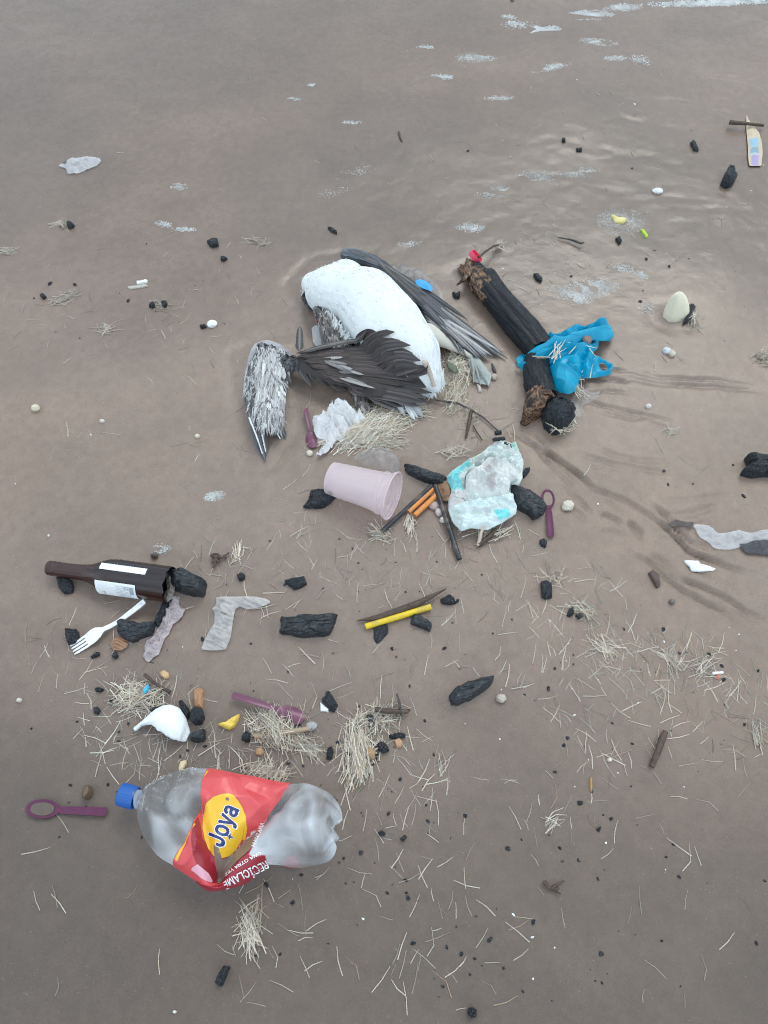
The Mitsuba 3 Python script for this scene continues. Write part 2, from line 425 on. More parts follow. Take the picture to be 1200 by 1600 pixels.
mat('yellow_ink', base_color=rgb(.80, .47, .025), roughness=.26, clearcoat=.6)
mat('navy_ink', base_color=rgb(.022, .035, .15), roughness=.3)
mat('white_ink', base_color=rgb(.82, .82, .84), roughness=.3)
mat('taupe_film', base_color=rgb(.21, .16, .135), roughness=.35)
mat('pink_paper', base_color=rgb(.72, .38, .46), roughness=.6)
def haze_plastic(name, amount, col, rough=.25, trans=None):
    scene[name] = {'type': 'blendbsdf', 'weight': amount,
        'a': {'type': 'thindielectric', 'int_ior': 1.45, **({'specular_transmittance': rgb(*trans)} if trans else {})},
        'b': {'type': 'twosided', 'bsdf': {'type': 'principled', 'base_color': rgb(*col), 'roughness': rough, 'specular': .5}}}
def pet_weight(p, n, uv):
    return 0.07 + 0.60 * mikit.smoothstep(.36, .62, mikit.fbm(p.x * 9, p.y * 9 + 3, p.z * 12, 2))
haze_plastic('clear_bottle_plastic', mikit.proc(pet_weight), (.84, .90, .97), .18)
haze_plastic('frosted_cup_plastic', .35, (.96, .85, .89), .3, (.98, .92, .94))
haze_plastic('clear_film', .15, (.70, .73, .78), .25)
haze_plastic('milky_film', .46, (.72, .73, .77), .35)
mat('blue_film', base_color=rgb(.0, .31, .50), roughness=.36, specular=.5)
scene['water_drop'] = {'type': 'dielectric', 'int_ior': 1.33}
haze_plastic('wet_tissue', .66, (.60, .585, .58), .5)
def foam_col(p, n, uv):
    return mikit.mix((.30, .31, .31), (.52, .54, .54), mikit.noise(p.x * 60, p.y * 60, 0.0))
scene['foam_material'] = {'type': 'twosided', 'bsdf': {'type': 'principled', 'base_color': mikit.proc(foam_col), 'roughness': .4}}
scene['foam_film'] = {'type': 'blendbsdf', 'weight': .30, 'a': {'type': 'thindielectric', 'int_ior': 1.33},
                      'b': {'type': 'twosided', 'bsdf': {'type': 'principled', 'base_color': rgb(.50, .52, .52), 'roughness': .3}}}

# ------------------------------------------------------------------ the beach: one sheet that reaches the horizon
def stretch_axis(lo, hi, step, far):
    a = np.arange(lo, hi + 1e-9, step)
    out, s = [], step
    x = hi
    while x < far:
        s *= 1.35; x += s; out.append(x)
    out = np.array(out)
    return np.concatenate([lo - (out[::-1] - hi), a, out])
gx = stretch_axis(-1.5, 1.5, .0043, 600)
gy = stretch_axis(-.25, 3.0, .0045, 600)
X, Y = np.meshgrid(gx, gy)
Z = hz(X, Y) + channel(X.ravel(), Y.ravel()).reshape(X.shape)
Z = Z - np.clip((Y - 3.4) * .03, 0, 1.5)
m_, n_ = X.shape
i_, j_ = np.meshgrid(np.arange(m_ - 1), np.arange(n_ - 1), indexing='ij')
p_ = (i_ * n_ + j_).ravel()
sand_f = np.vstack([np.stack([p_, p_ + 1, p_ + n_ + 1], 1), np.stack([p_, p_ + n_ + 1, p_ + n_], 1)])
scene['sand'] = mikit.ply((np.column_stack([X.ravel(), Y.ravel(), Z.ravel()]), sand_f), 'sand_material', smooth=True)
labels['sand'] = {'label': 'wet grey brown beach sand with drainage channels', 'kind': 'structure'}
sea_v = np.array([[-600, 4.4, -.03], [600, 4.4, -.03], [600, 600, -.03], [-600, 600, -.03]], float)
scene['sea'] = mikit.ply((sea_v, np.array([[0, 1, 2], [0, 2, 3]])), {'type': 'twosided', 'bsdf': {'type': 'principled', 'base_color': rgb(.10, .10, .095), 'roughness': .12}})
labels['sea'] = {'label': 'shallow grey sea beyond the beach', 'kind': 'structure'}

# ------------------------------------------------------------------ foam of the last wave (uncountable bubbles)
def blob(cx, cy, rx, ry, ang, n, big=.0026, thr=.45, lacy=0.0, seed=0):
    out = []
    r = np.random.default_rng(seed + 100)
    c = G(cx, cy)[:2]
    sx, sy = rx / scale_at(cy), abs(G(600, cy - ry)[1] - G(600, cy)[1])
    k = 0
    while len(out) < n and k < n * 30:
        k += 1
        a, b = r.normal(size=2) * .48
        if a * a + b * b > 1: continue
        x, y = c[0] + sx * (a * math.cos(ang) - b * math.sin(ang) * sy / sx), c[1] + sy * b * math.cos(ang) + sx * a * math.sin(ang)
        s = float(folds(np.array(x), np.array(y), 26 if lacy else 14, seed, (.6, 1.4), 0, 2)) if not lacy else float(ridge(np.array(x), np.array(y), 55, seed, 1))
        if s < (thr if not lacy else lacy): continue
        out.append((x, y, big * r.uniform(.25, .8)))
    return out
FOAM = [(850,47,24,8,.1,200,.0042),(922,24,34,8,.08,240,.004),(975,12,30,6,.1,150,.004),(1080,6,70,6,.05,330,.005),(1160,3,50,6,.1,260,.005),(805,38,15,5,-.2,60,.004),
        (745,90,34,8,.05,170,.003),(690,120,18,5,0,70,.003),(665,74,12,4,-.1,60,.003),(795,27,12,4,-.3,50,.003),(935,66,28,6,-.15,110,.003),(960,92,18,5,.1,80,.003),
        (1000,95,16,9,-.5,80,.003),(860,108,30,6,.35,120,.003),(780,155,22,4,0,60,.003),(550,190,14,4,0,40,.003),(460,153,10,3,0,24,.003),(490,132,9,3,0,24,.003),
        (735,355,22,8,-.15,110,.003),(840,275,40,9,0,150,.0022),(905,268,32,10,.1,140,.0022),(640,380,18,5,.1,60,.002),(780,300,36,10,.2,120,.0022),(255,350,14,5,-.3,60,.003),(288,358,18,4,-.05,60,.003),
        (280,292,13,6,-.2,40,.003),(335,775,16,8,.2,130,.0022),(250,858,16,9,0,70,.002),(1150,2,50,8,.1,200,.005),(810,40,30,8,.1,50,.003),(560,265,40,9,.5,46,.002),(520,300,30,7,.4,40,.002)]
LACE = [(925,448,45,16,.18,700,.0020,.62),(880,455,26,12,-.3,200,.002,.6),(905,465,24,10,.1,260,.002,.6),(970,345,40,22,.1,650,.0018,.58),(975,418,16,8,-.2,120,.002,.6),(1000,430,14,8,-.3,90,.002,.6),(1010,480,14,12,-.9,60,.002,.6)]
dome_a = np.arange(6) * np.pi / 3
bub = []
for k, b in enumerate(FOAM):
    bub += blob(b[0], b[1], b[2] * 1.15, b[3], b[4], int(b[5] * 2.6), big=b[6] * .8, thr=.40, seed=k)
for k, b in enumerate(LACE):
    bub += blob(*b[:5], int(b[5] * 1.8), big=b[6] * .85, lacy=b[7], seed=70 + k)
bub = np.array(bub)
bz = hz(bub[:, 0], bub[:, 1])
R = bub[:, 2]
rings = []
for s, z in ((1.0, -.2), (.75, .35)):
    rings.append(np.stack([bub[:, 0, None] + s * R[:, None] * np.cos(dome_a) * 1.25, bub[:, 1, None] + s * R[:, None] * np.sin(dome_a), np.repeat((bz + z * R * .6 + .0003)[:, None], 6, 1)], -1))
top = np.column_stack([bub[:, 0], bub[:, 1], bz + .55 * R * .6 + .0003])
v = np.concatenate([rings[0], rings[1], top[:, None]], 1)          # 13 vertices each
f = []
for k in range(6):
    l = (k + 1) % 6
    f += [[k, l, 6 + l], [k, 6 + l, 6 + k], [6 + k, 6 + l, 12]]
f = (np.array(f)[None] + 13 * np.arange(len(bub))[:, None, None]).reshape(-1, 3)
scene['sea_foam'] = mikit.ply((v.reshape(-1, 3), f), 'foam_material', smooth=True)
labels['sea_foam'] = {'label': 'white bubbly sea foam left in streaks on wet sand', 'category': 'foam', 'kind': 'stuff'}

# ------------------------------------------------------------------ straw: pale stalks, loose and in tufts
def stalk(p, ang, L, w, tilt=0.0, bend=0.0, kink=0.0, flat=.45):
    """one flat pale stalk: 3 stations of 4 corners; p is its middle"""
    d = np.array([math.cos(ang), math.sin(ang)])
    n = np.array([-d[1], d[0]])
    v = []
    for s, u in enumerate((-.5, 0.0, .5)):
        c = p[:2] + d * (u * L) + n * (bend * (.25 - u * u) * 4 + kink * max(u, 0) * L)
        z = p[2] + u * L * tilt
        ww = w * (1, .95, .55)[s] / 2
        for a, b in ((-1, 0), (0, 1), (1, 0), (0, -1)):
            v.append([*(c + n * a * ww), z + b * ww * flat * 1.4])
    f = []
    for s in range(2):
        for k in range(4):
            a, b = s * 4 + k, s * 4 + (k + 1) % 4
            f += [[a, b, b + 4], [a, b + 4, a + 4]]
    f += [[0, 2, 1], [0, 3, 2], [8, 9, 10], [8, 10, 11]]
    return np.array(v), np.array(f)

STRAW = np.array([.60, .545, .455])
def straw_cols(n, r, pale=1.0):
    c = STRAW[None] * r.uniform(.45, 1.25, (n, 1)) * pale
    c = np.where(r.uniform(size=(n, 1)) < .12, c * [[.62, .50, .42]], c)
    return np.clip(c * (1 + r.normal(size=(n, 3)) * .03), 0, .85)

def tuft_mesh(cx, cy, rx, ry, ang, n, main, spread, L, h, r, pale=1.0, w=.0017, fan=0.0):
    """stalks heaped in an ellipse of the beach round a frame point; main: heading in degrees; fan: how much they open out"""
    c = G(cx, cy)[:2]
    sx, sy = rx / scale_at(cy), abs(G(600, cy - ry)[1] - G(600, cy)[1])
    ps, cols = [], []
    for k in range(n):
        rad = math.sqrt(r.uniform()) if k % 3 else r.uniform() ** 2
        t = r.uniform(0, 2 * math.pi)
        a, b = rad * math.cos(t) * sx, rad * math.sin(t) * sy
        x, y = c[0] + a * math.cos(ang) - b * math.sin(ang), c[1] + a * math.sin(ang) + b * math.cos(ang)
        th = math.radians(main) + r.normal() * spread + fan * (b / max(sy, 1e-6))
        if r.uniform() < .12: th = r.uniform(0, math.pi)
        z = float(hz(x, y)) + .0012 + h * r.uniform(0, 1) * max(0, 1 - rad ** 2) 
        ll = L * r.uniform(.45, 1.25)
        ps.append(stalk(np.array([x, y, z]), th, ll, w * r.uniform(.42, .95), r.normal() * min(.25, .6 * h / L), r.normal() * .08 * ll, (r.normal() * .25 if r.uniform() < .25 else 0)))
        cols.append(np.repeat(straw_cols(1, r, pale), 12, 0))
    v, f = join(ps)
    low = v[:, 2] < hz(v[:, 0], v[:, 1]) - .001
    v[low, 2] = hz(v[low, 0], v[low, 1]) - .001
    return (v, f), np.vstack(cols)

TUFTS = [  # cx cy rx ry ang n main spread L h pale w fan label
 (572,672,62,27,.28,640,30,.34,.068,.024,1.45,.0015,.0,'large matted heap of pale straw beside the crumpled white tissue under the bird wing'),
 (628,640,40,13,-.1,200,-8,.3,.058,.014,1.2,.0018,.0,'matted pale straw fanning out from under the lower edge of the dark wing'),
 (598,690,34,11,-.15,150,-12,.35,.045,.008,1.0,.0016,.0,'thin pale straw spread above the clear plastic scrap'),
 (713,577,26,28,0,330,60,.7,.036,.020,1.25,.0017,.0,'pale straw tangled round the grey webbed foot of the bird'),
 (712,622,15,23,-.2,190,78,.35,.040,.012,1.12,.0016,.5,'cream straw tuft hanging below the bird tail beside the thin dark twig'),
 (738,650,14,16,0,40,60,.7,.030,.006,.95,.0015,.0,'sparse straw scraps crossing the thin dark twig'),
 (1082,503,12,16,.2,60,70,.55,.034,.012,.95,.0016,.0,'small pale straw tuft leaning on the cream shell'),
 (1195,560,14,12,0,80,20,.5,.035,.010,.8,.0016,.0,'greyish straw tuft at the right edge above the dark burnt wood'),
 (372,862,8,12,0,26,82,.28,.034,.006,1.1,.0017,.6,'small fan of pale straw beside the dark seaweed scrap near the brown bottle'),
 (428,1140,38,24,-.35,300,115,.42,.050,.022,.98,.0017,-.5,'rounded straw clump lying over the purple spoon beside the yellow scrap'),
 (478,1165,34,12,-.5,80,-30,.4,.045,.006,.98,.0017,.0,'straw trailing away from the purple spoon clump towards the soda bottle'),
 (560,1178,20,32,-.15,240,100,.22,.062,.020,1.12,.0018,.35,'brush shaped tuft of long pale straw beside two charcoal bits'),
 (588,1126,40,20,.2,130,40,.8,.042,.012,1.0,.0017,.0,'tangled straw with dark sticks above the brush shaped tuft'),
 (218,1090,38,22,.0,210,28,.75,.046,.014,1.05,.0017,.0,'straw heap with a blue chip in it above the white shard'),
 (415,1205,40,10,-.2,90,40,.6,.040,.006,1.0,.0017,.0,'straw scattered along the upper edge of the red soda label'),
 (392,1452,16,42,.1,90,100,.45,.045,.006,.92,.0016,.0,'loose straw bundle on bare sand below the soda bottle'),
 (910,955,22,16,-.5,42,-35,.6,.042,.008,1.0,.0017,.0,'straw bundle with two small charcoal bits on the open sand'),
 (865,898,20,16,0,28,50,.8,.042,.006,1.0,.0016,.0,'straw star over the square charcoal piece right of the yellow straw'),
 (945,1010,20,12,-.3,34,-35,.6,.044,.005,1.05,.0017,.0,'straw crossing in a knot in the middle of the wide stalk field'),
 (1050,1032,14,12,-.6,26,-50,.6,.042,.005,1.0,.0017,.0,'narrow straw bundle right of the stalk field middle'),
 (1098,1040,22,12,.4,30,25,.6,.042,.005,1.05,.0017,.0,'straw fan beside the tiny white wrapper scrap'),
 (642,822,8,16,.1,50,85,.25,.034,.006,1.2,.0018,.4,'tight cream straw bundle at the end of the orange drinking straws'),
 (595,835,16,12,-.4,44,-40,.6,.036,.006,1.0,.0016,.0,'straw scraps at the tip of the black drinking straw under the cup'),
 (512,690,22,8,.1,60,8,.4,.040,.005,1.15,.0017,.0,'pale straw lying flat beside the purple spoon near the bird wing'),
 (102,466,20,8,.5,44,38,.4,.045,.005,.85,.0018,.0,'greyish straw streak on the upper left sand'),
 (96,352,16,6,-.1,36,5,.6,.040,.006,.85,.0017,.0,'small grey straw tuft with a black crumb in it at the upper left'),
 (10,394,14,6,0,24,5,.5,.040,.004,.85,.0017,.0,'grey straw scrap at the left edge of the picture'),
 (165,515,16,7,-.4,22,-30,.5,.040,.003,.85,.0016,.0,'thin straw scraps on bare sand left of the torn wing'),
 (402,378,20,6,-.2,34,-15,.5,.040,.006,.85,.0017,.0,'grey straw with a dark seed husk above the bird'),
 (560,640,24,12,.3,60,20,.4,.045,.008,.8,.0017,.0,'dull straw tucked behind the white tissue under the wing'),
 (1048,675,8,6,.6,14,40,.5,.034,.004,1.0,.0017,.0,'tiny straw bundle alone on the channelled sand'),
 (1183,1150,8,14,.1,24,85,.2,.042,.004,.9,.0016,.0,'upright straw wisps at the right edge of the lower sand'),
 (250,475,18,6,-.2,20,-15,.5,.034,.004,.85,.0016,.0,'straw scrap beside two black crumbs above the torn wing'),
 (690,1190,8,12,.1,14,80,.4,.036,.003,1.0,.0016,.0,'few straw stalks with a dark sliver right of the brush shaped tuft'),
 (868,1282,12,8,.3,14,30,.6,.034,.003,1.0,.0016,.0,'small straw comb on the lower right sand'),
]
tr = np.random.default_rng(21)
for t in TUFTS:
    m, c = tuft_mesh(*t[:10], tr, *t[10:13])
    single('straw_tuft', m, 'straw_material', t[13], 'straw tuft', color=c)

FIELDS = [  # cx cy rx ry n main spread : loose stalks
 (900,935,80,60,70),(960,1010,90,50,90),(1060,1030,90,50,80),(1100,1080,80,60,60),(1170,1120,40,90,40),(900,1070,90,70,50),(1000,1130,150,90,50),
 (1000,1250,200,120,46),(880,1190,100,90,34),(1000,1450,200,140,26),(700,1380,150,180,60),(600,1250,110,90,70),(660,1330,80,110,36),(520,1420,120,150,30),(420,1480,80,110,30),(700,1530,110,80,22),
 (170,1110,60,70,56),(210,1170,70,50,46),(120,1040,90,40,22),(310,1170,80,50,46),(400,1180,80,40,50),(480,1140,60,60,40),(600,1160,70,70,60),(270,1090,60,40,26),
 (200,1300,180,120,18),(150,1480,140,110,10),(330,1380,110,50,10),(380,900,90,60,34),(480,900,120,80,40),(620,900,120,60,44),(700,900,110,70,44),(800,880,80,70,34),(760,980,120,80,36),
 (560,1040,160,60,24),(680,1060,120,60,18),(300,920,140,80,20),(220,990,120,60,22),(60,1000,70,60,12),(560,820,110,50,26),(480,790,60,50,12),(740,830,90,60,24),
 (640,700,120,50,26),(760,660,60,40,20),(460,680,60,60,16),(340,640,90,90,18),(200,480,200,60,34),(100,520,110,50,14),(330,500,110,70,24),(400,430,90,50,12),(300,400,150,50,10),
 (860,400,160,50,30),(800,330,120,70,22),(950,300,160,70,26),(700,200,160,110,20),(850,150,170,90,20),(1120,370,80,60,10),(1000,560,120,60,10),(1000,700,150,70,6),(820,450,70,50,10),(740,480,60,50,12),
 (60,430,70,70,12),(180,600,150,90,6),(420,200,250,120,10)]
loose = []
sr = np.random.default_rng(33)
for cx, cy, rx, ry, n in FIELDS:
    n = int(n * (.95 if cy < 1180 else .56))
    for _ in range(n):
        rad, t = math.sqrt(sr.uniform()), sr.uniform(0, 2 * math.pi)
        px, py = cx + rx * rad * math.cos(t), cy + ry * rad * math.sin(t)
        if not (-20 < px < 1220 and -20 < py < 1620): continue
        q = G(px, py)
        L = sr.uniform(.015, .044) * (.75 if py < 480 else 1)
        loose.append((q[0], q[1], sr.uniform(0, math.pi) if sr.uniform() < .6 else math.pi / 2 + sr.normal() * .6, L, sr.uniform(.0006, .0015), scale_at(py) * L))
order = np.argsort([-l[5] for l in loose])
STALKS = []
for k in range(8):
    STALKS.append((stalk(np.array([0, 0, 0.0]), 0, 1.0, .034, 0, .05 * (k - 3.5) / 3, (0, 0, 0, .8, 0, 0, .3, 0)[k]), None))
dicts = []
for k in range(8):
    for c in range(4):
        v, f = STALKS[k][0]
        dicts.append(mikit.ply((v, f), 'straw_material', color=np.repeat(straw_cols(1, sr, .84), 12, 0)))
for k in order[:300]:
    x, y, a, L, w, _ = loose[k]
    key = thing('straw_stalk', 'thin pale straw stalk lying loose by itself on the bare sand', 'straw stalk', 'loose pale straw stalks on the sand')
    scene[key] = {**dicts[sr.integers(len(dicts))], 'to_world': T().translate([x, y, float(hz(x, y)) + .0012]).rotate([0, 0, 1], math.degrees(a)).scale([L, L * sr.uniform(.8, 1.15), .03])}
ps, cs = [], []
for k in order[300:]:
    x, y, a, L, w, _ = loose[k]
    ps.append(stalk(np.array([x, y, float(hz(x, y)) + .0008]), a, L, w, 0, sr.normal() * .05 * L, (sr.choice([.6, -.7, .35]) if sr.uniform() < .1 else 0)))
    cs.append(np.repeat(straw_cols(1, sr, .80), 12, 0))
scene['straw_litter'] = mikit.ply(join(ps), 'straw_material', color=np.vstack(cs))
labels['straw_litter'] = {'label': 'short pale straw bits strewn over the whole beach', 'category': 'straw', 'kind': 'stuff'}

# ------------------------------------------------------------------ tiny crumbs of charcoal, shell grit
cr = np.random.default_rng(5)
ico = trimesh.creation.icosahedron()
def crumbs(n, rlo, rhi, fields, flat=.6):
    out = []
    w = np.array([f_[4] for f_ in fields], float); w /= w.sum()
    for k in cr.choice(len(fields), n, p=w):
        cx, cy, rx, ry, _ = fields[k]
        rad, t = math.sqrt(cr.uniform()), cr.uniform(0, 2 * math.pi)
        q = G(cx + rx * rad * math.cos(t), cy + ry * rad * math.sin(t))
        s = rlo + (rhi - rlo) * cr.uniform() ** 3
        v = ico.vertices * (1 + cr.normal(size=(12, 1)) * .25) * s * np.array([cr.uniform(.8, 1.8), 1, flat])
        a = cr.uniform(0, 6.28)
        v = v @ np.array([[math.cos(a), math.sin(a), 0], [-math.sin(a), math.cos(a), 0], [0, 0, 1]])
        out.append((v + [q[0], q[1], float(hz(q[0], q[1])) + s * .25], ico.faces))
    return join(out)
CF = [(700,1300,420,280,10),(1000,1100,200,160,6),(300,1150,260,120,8),(560,1180,130,90,6),(450,950,350,120,6),(900,250,280,160,4),(1080,450,130,110,3),(200,450,200,90,3),(820,1420,380,170,6),(560,900,250,120,4),(640,1310,120,100,4),(1100,760,90,60,2)]
scene['charcoal_crumb'] = mikit.ply(crumbs(240, .0010, .0036, CF), 'charcoal_material')
labels['charcoal_crumb'] = {'label': 'fine black charcoal crumbs peppered over the sand', 'category': 'charcoal', 'kind': 'stuff'}
scene['shell_grit'] = mikit.ply(crumbs(60, .0009, .0026, [(700,1300,420,300,8),(950,300,260,200,5),(350,700,330,400,4),(1000,900,190,300,5)]), 'white_plastic')
labels['shell_grit'] = {'label': 'tiny pale shell grit on the sand', 'category': 'shell grit', 'kind': 'stuff'}

# ------------------------------------------------------------------ charcoal pieces
COAL = [  # outline, height, label
 ([(437,965),(470,963),(500,962),(526,961),(521,976),(515,991),(492,993),(470,996),(450,991),(435,989)],.022,'large oblong charcoal block on bare sand left of the yellow straw'),
 ([(444,907),(460,903),(475,901),(479,912),(468,919),(459,921),(450,914)],.010,'flat angular charcoal flake above the large oblong charcoal block'),
 ([(689,937),(701,929),(708,933),(713,942),(700,944),(690,942)],.010,'small triangular charcoal bit beyond the tip of the brown stick'),
 ([(645,959),(660,964),(675,974),(671,985),(655,979),(641,973)],.012,'square charcoal chip touching the right end of the yellow straw'),
 ([(701,1087),(713,1074),(729,1066),(750,1061),(773,1056),(769,1068),(757,1079),(735,1093),(715,1101),(705,1099)],.024,'spindle shaped charcoal lump beside a small beige pebble'),
 ([(503,1093),(508,1088),(509,1080),(515,1080),(519,1088),(528,1101),(522,1112),(514,1108)],.012,'charcoal bit lying on a small white chip'),
 ([(263,890),(272,893),(283,887),(303,899),(323,908),(321,920),(317,929),(300,928),(285,925),(268,918)],.036,'ribbed charcoal block against the base of the brown bottle'),
 ([(88,903),(99,899),(110,905),(115,915),(112,924),(100,927),(92,918)],.012,'round charcoal bit under the neck of the brown bottle'),
 ([(103,983),(112,984),(122,985),(121,995),(119,1003),(107,1007),(103,997)],.018,'square charcoal cube left of the white fork tines'),
 ([(182,972),(189,968),(197,970),(215,975),(242,973),(241,983),(238,991),(222,995),(207,1003),(192,998),(184,988)],.022,'broad charcoal lump between the fork and the lilac tissue'),
 ([(240,974),(250,955),(256,938),(265,941),(258,960),(248,980)],.012,'narrow charcoal splinter leading up to the base of the brown bottle'),
 ([(142,1027),(150,1020),(156,1019),(155,1024),(146,1028)],.007,'slim charcoal flake just below the fork tines'),
 ([(176,1021),(182,1019),(185,1025),(180,1029),(175,1026)],.008,'charcoal crumb between the fork and the wrinkled tan husk'),
 ([(299,1112),(305,1106),(316,1108),(319,1119),(315,1130),(304,1132),(297,1123)],.022,'rounded charcoal lump below the orange wood chip'),
 ([(279,1096),(285,1094),(292,1104),(299,1117),(293,1123),(285,1112)],.016,'charcoal sliver tucked behind the white shard'),
 ([(297,1147),(308,1144),(320,1140),(321,1152),(318,1158),(306,1159),(297,1157)],.018,'cracked charcoal cube right of the white shard'),
 ([(380,1146),(386,1142),(391,1147),(391,1158),(384,1159),(377,1156)],.012,'charcoal bit under the left side of the rounded straw clump'),
 ([(512,1168),(519,1166),(521,1175),(518,1187),(510,1186)],.010,'upright charcoal chip left of the brush shaped tuft'),
 ([(571,1118),(580,1116),(588,1124),(585,1132),(574,1127)],.012,'charcoal chip in the tangled straw above the brush shaped tuft'),
 ([(588,1164),(596,1158),(604,1163),(608,1172),(600,1177),(591,1172)],.012,'charcoal chip right of the brush shaped tuft'),
 ([(608,1149),(622,1145),(634,1146),(634,1151),(620,1154),(609,1153)],.008,'flat charcoal strip above an orange shell bit'),
 ([(541,1176),(547,1172),(552,1177),(549,1182),(543,1182)],.008,'charcoal crumb on the left flank of the brush shaped tuft'),
 ([(146,1106),(152,1104),(157,1110),(153,1117),(147,1114)],.008,'dark green black crumb left of the straw heap with the blue chip'),
 ([(148,1076),(156,1074),(162,1077),(158,1081),(150,1081)],.008,'elongated charcoal crumb above the straw heap with the blue chip'),
 ([(170,1095),(175,1093),(177,1099),(172,1100)],.007,'small charcoal crumb at the left tip of the straw heap'),
 ([(350,1508),(359,1511),(353,1527),(346,1542),(335,1536),(342,1521)],.016,'blue black charcoal rectangle on the empty lower sand'),
 ([(732,1576),(738,1573),(745,1579),(744,1588),(737,1591),(731,1584)],.012,'round charcoal piece on the lowest strip of sand'),
 ([(625,1310),(633,1304),(636,1308),(630,1315)],.010,'charcoal nugget right of the soda bottle end, beyond the upright stalks'),
 ([(591,1300),(597,1298),(603,1302),(599,1306),(592,1305)],.007,'dark green charcoal flake near the end of the soda bottle'),
 ([(487,768),(500,766),(515,766),(524,775),(515,785),(495,793),(473,792),(481,783)],.014,'black charcoal wedge under the bottom of the pink tinted cup'),
 ([(630,724),(642,728),(655,733),(678,740),(698,747),(691,756),(665,752),(648,744),(636,737)],.018,'long charcoal strip between the pink tinted cup and the crumpled nappy'),
 ([(799,757),(812,762),(828,769),(842,779),(854,791),(850,803),(834,808),(822,799),(806,793),(800,775)],.026,'big charcoal stick end between the crumpled nappy and a purple spoon'),
 ([(813,742),(820,733),(828,731),(828,736),(819,746)],.010,'charcoal peg poking out from the right rim of the nappy'),
 ([(843,845),(849,842),(855,847),(853,855),(846,853)],.010,'charcoal crumb below the purple spoon with the sandy bowl'),
 ([(845,908),(853,906),(862,910),(863,922),(863,933),(853,935),(847,932)],.014,'square charcoal piece under the straw star'),
 ([(889,952),(895,949),(897,957),(890,964),(886,961)],.008,'thin charcoal flake beside the straw bundle, upper of two'),
 ([(899,962),(905,958),(911,963),(905,968)],.008,'thin charcoal flake inside the straw bundle, lower of two'),
 ([(1165,713),(1185,714),(1212,716),(1212,742),(1195,741),(1177,743),(1157,738),(1168,733),(1174,729),(1168,722)],.032,'forked charcoal block cut by the right edge'),
 ([(1138,264),(1147,265),(1150,277),(1143,290),(1133,293),(1126,287),(1131,275)],.024,'upright charcoal stump below the coloured wrapper strip'),
 ([(1078,224),(1082,221),(1086,226),(1091,237),(1084,236),(1081,229)],.010,'bent charcoal splinter on the far right sand'),
 ([(323,378),(331,374),(340,373),(341,383),(331,385)],.012,'wedge shaped charcoal piece on the sand above the severed looking wing'),
 ([(345,402),(350,401),(355,404),(350,407),(345,406)],.008,'tiny charcoal oval just below the wedge shaped charcoal piece'),
 ([(512,355),(518,355),(526,360),(526,364),(518,361)],.007,'smooth black seed lying on wet sand above the bird'),
 ([(234,474),(240,472),(243,477),(238,481),(233,479)],.008,'charcoal crumb at the left end of the straw scrap above the torn wing'),
 ([(252,472),(259,470),(262,476),(256,480)],.008,'charcoal crumb at the right end of the straw scrap above the torn wing'),
 ([(834,428),(840,427),(848,436),(846,440),(838,436)],.009,'charcoal splinter right of the long log'),
 ([(312,509),(320,507),(323,511),(314,513)],.007,'charcoal sliver touching the white shell above the torn wing'),
 ([(707,457),(713,460),(719,456),(718,465),(710,464)],.009,'charcoal flake between the far wing and the log'),
 ([(62,461),(68,459),(72,463),(67,467)],.008,'charcoal pellet on the far left sand above a straw streak'),
 ([(962,372),(968,369),(972,376),(968,381)],.008,'slate grey pebble beside the lime green scrap'),
 ([(104,347),(110,346),(116,352),(110,357),(104,353)],.009,'charcoal crumb caught in the grey straw tuft at the upper left'),
 ([(878,218),(883,219),(883,224),(877,223)],.007,'small black crumb on the wet upper sand, left one of two'),
 ([(900,233),(909,233),(909,237),(901,237)],.007,'small black crumb on the wet upper sand, right one of two'),
 ([(370,899),(377,894),(383,899),(381,906),(374,907)],.010,'charcoal pellet right of the brown bottle, under the small straw fan'),
 ([(233,1114),(239,1106),(247,1104),(249,1109),(241,1116)],.010,'charcoal bit peeping over the top of the white shard'),
]
for k, (o, h, lab) in enumerate(COAL):
    single('charcoal_piece' if 'seed' not in lab and 'pebble' not in lab else ('seed' if 'seed' in lab else 'pebble'), chunk(o, h * 1.1, seed=k * 7 + 1, n=56, rough=(.15, .11, .19)[k % 3]), 'charred_grain_material' if k % 3 == 0 or 'spindle' in lab or 'ribbed' in lab or 'stick end' in lab else 'charcoal_material', lab,
           'charcoal' if 'seed' not in lab and 'pebble' not in lab else ('seed' if 'seed' in lab else 'pebble'))
SMALL = [(1062,1021,6),(1072,1020,5),(1108,1022,7),(1128,1041,7),(1131,1062,8),(1056,1045,6),(1037,983,8),(975,983,5),(896,1023,4),(896,1038,4),(957,1130,5),(988,1162,5),(1165,1157,4),(1163,1132,6),(867,1206,6),
         (925,1236,5),(943,1273,4),(875,1325,6),(879,1346,5),(1052,1319,6),(1041,1339,5),(1061,1370,6),(1195,1376,5),(1182,1474,7),(1034,1470,5),(817,1549,5),(645,1474,8),(698,1480,6),(742,1498,6),(692,1541,6),(605,1395,6),
         (597,1300,6),(607,1271,7),(635,1395,5),(470,1367,7),(416,1382,9),(537,1341,5),(520,1247,6),(652,1408,4),(575,1180,5),(582,1195,6),(540,1380,4),(713,1448,4),(815,1312,4),(787,1513,5),(1022,905,8),(1050,940,6),
         (135,1260,4),(108,1254,4),(93,1308,4),(222,1308,6),(110,1227,6),(186,1144,5),(186,1158,6),(293,1173,6),(290,1290,4),(450,1050,4),(560,925,3),(707,973,4),(800,968,4),(770,990,4),(820,1085,4),(640,1072,5),(505,920,4),(560,880,4),(200,470,7),(78,443,8),(117,445,7),(53,466,4),(1010,405,6),(1045,418,6),(1001,471,7),(893,430,5)]
pr = np.random.default_rng(11)
small_shapes = []
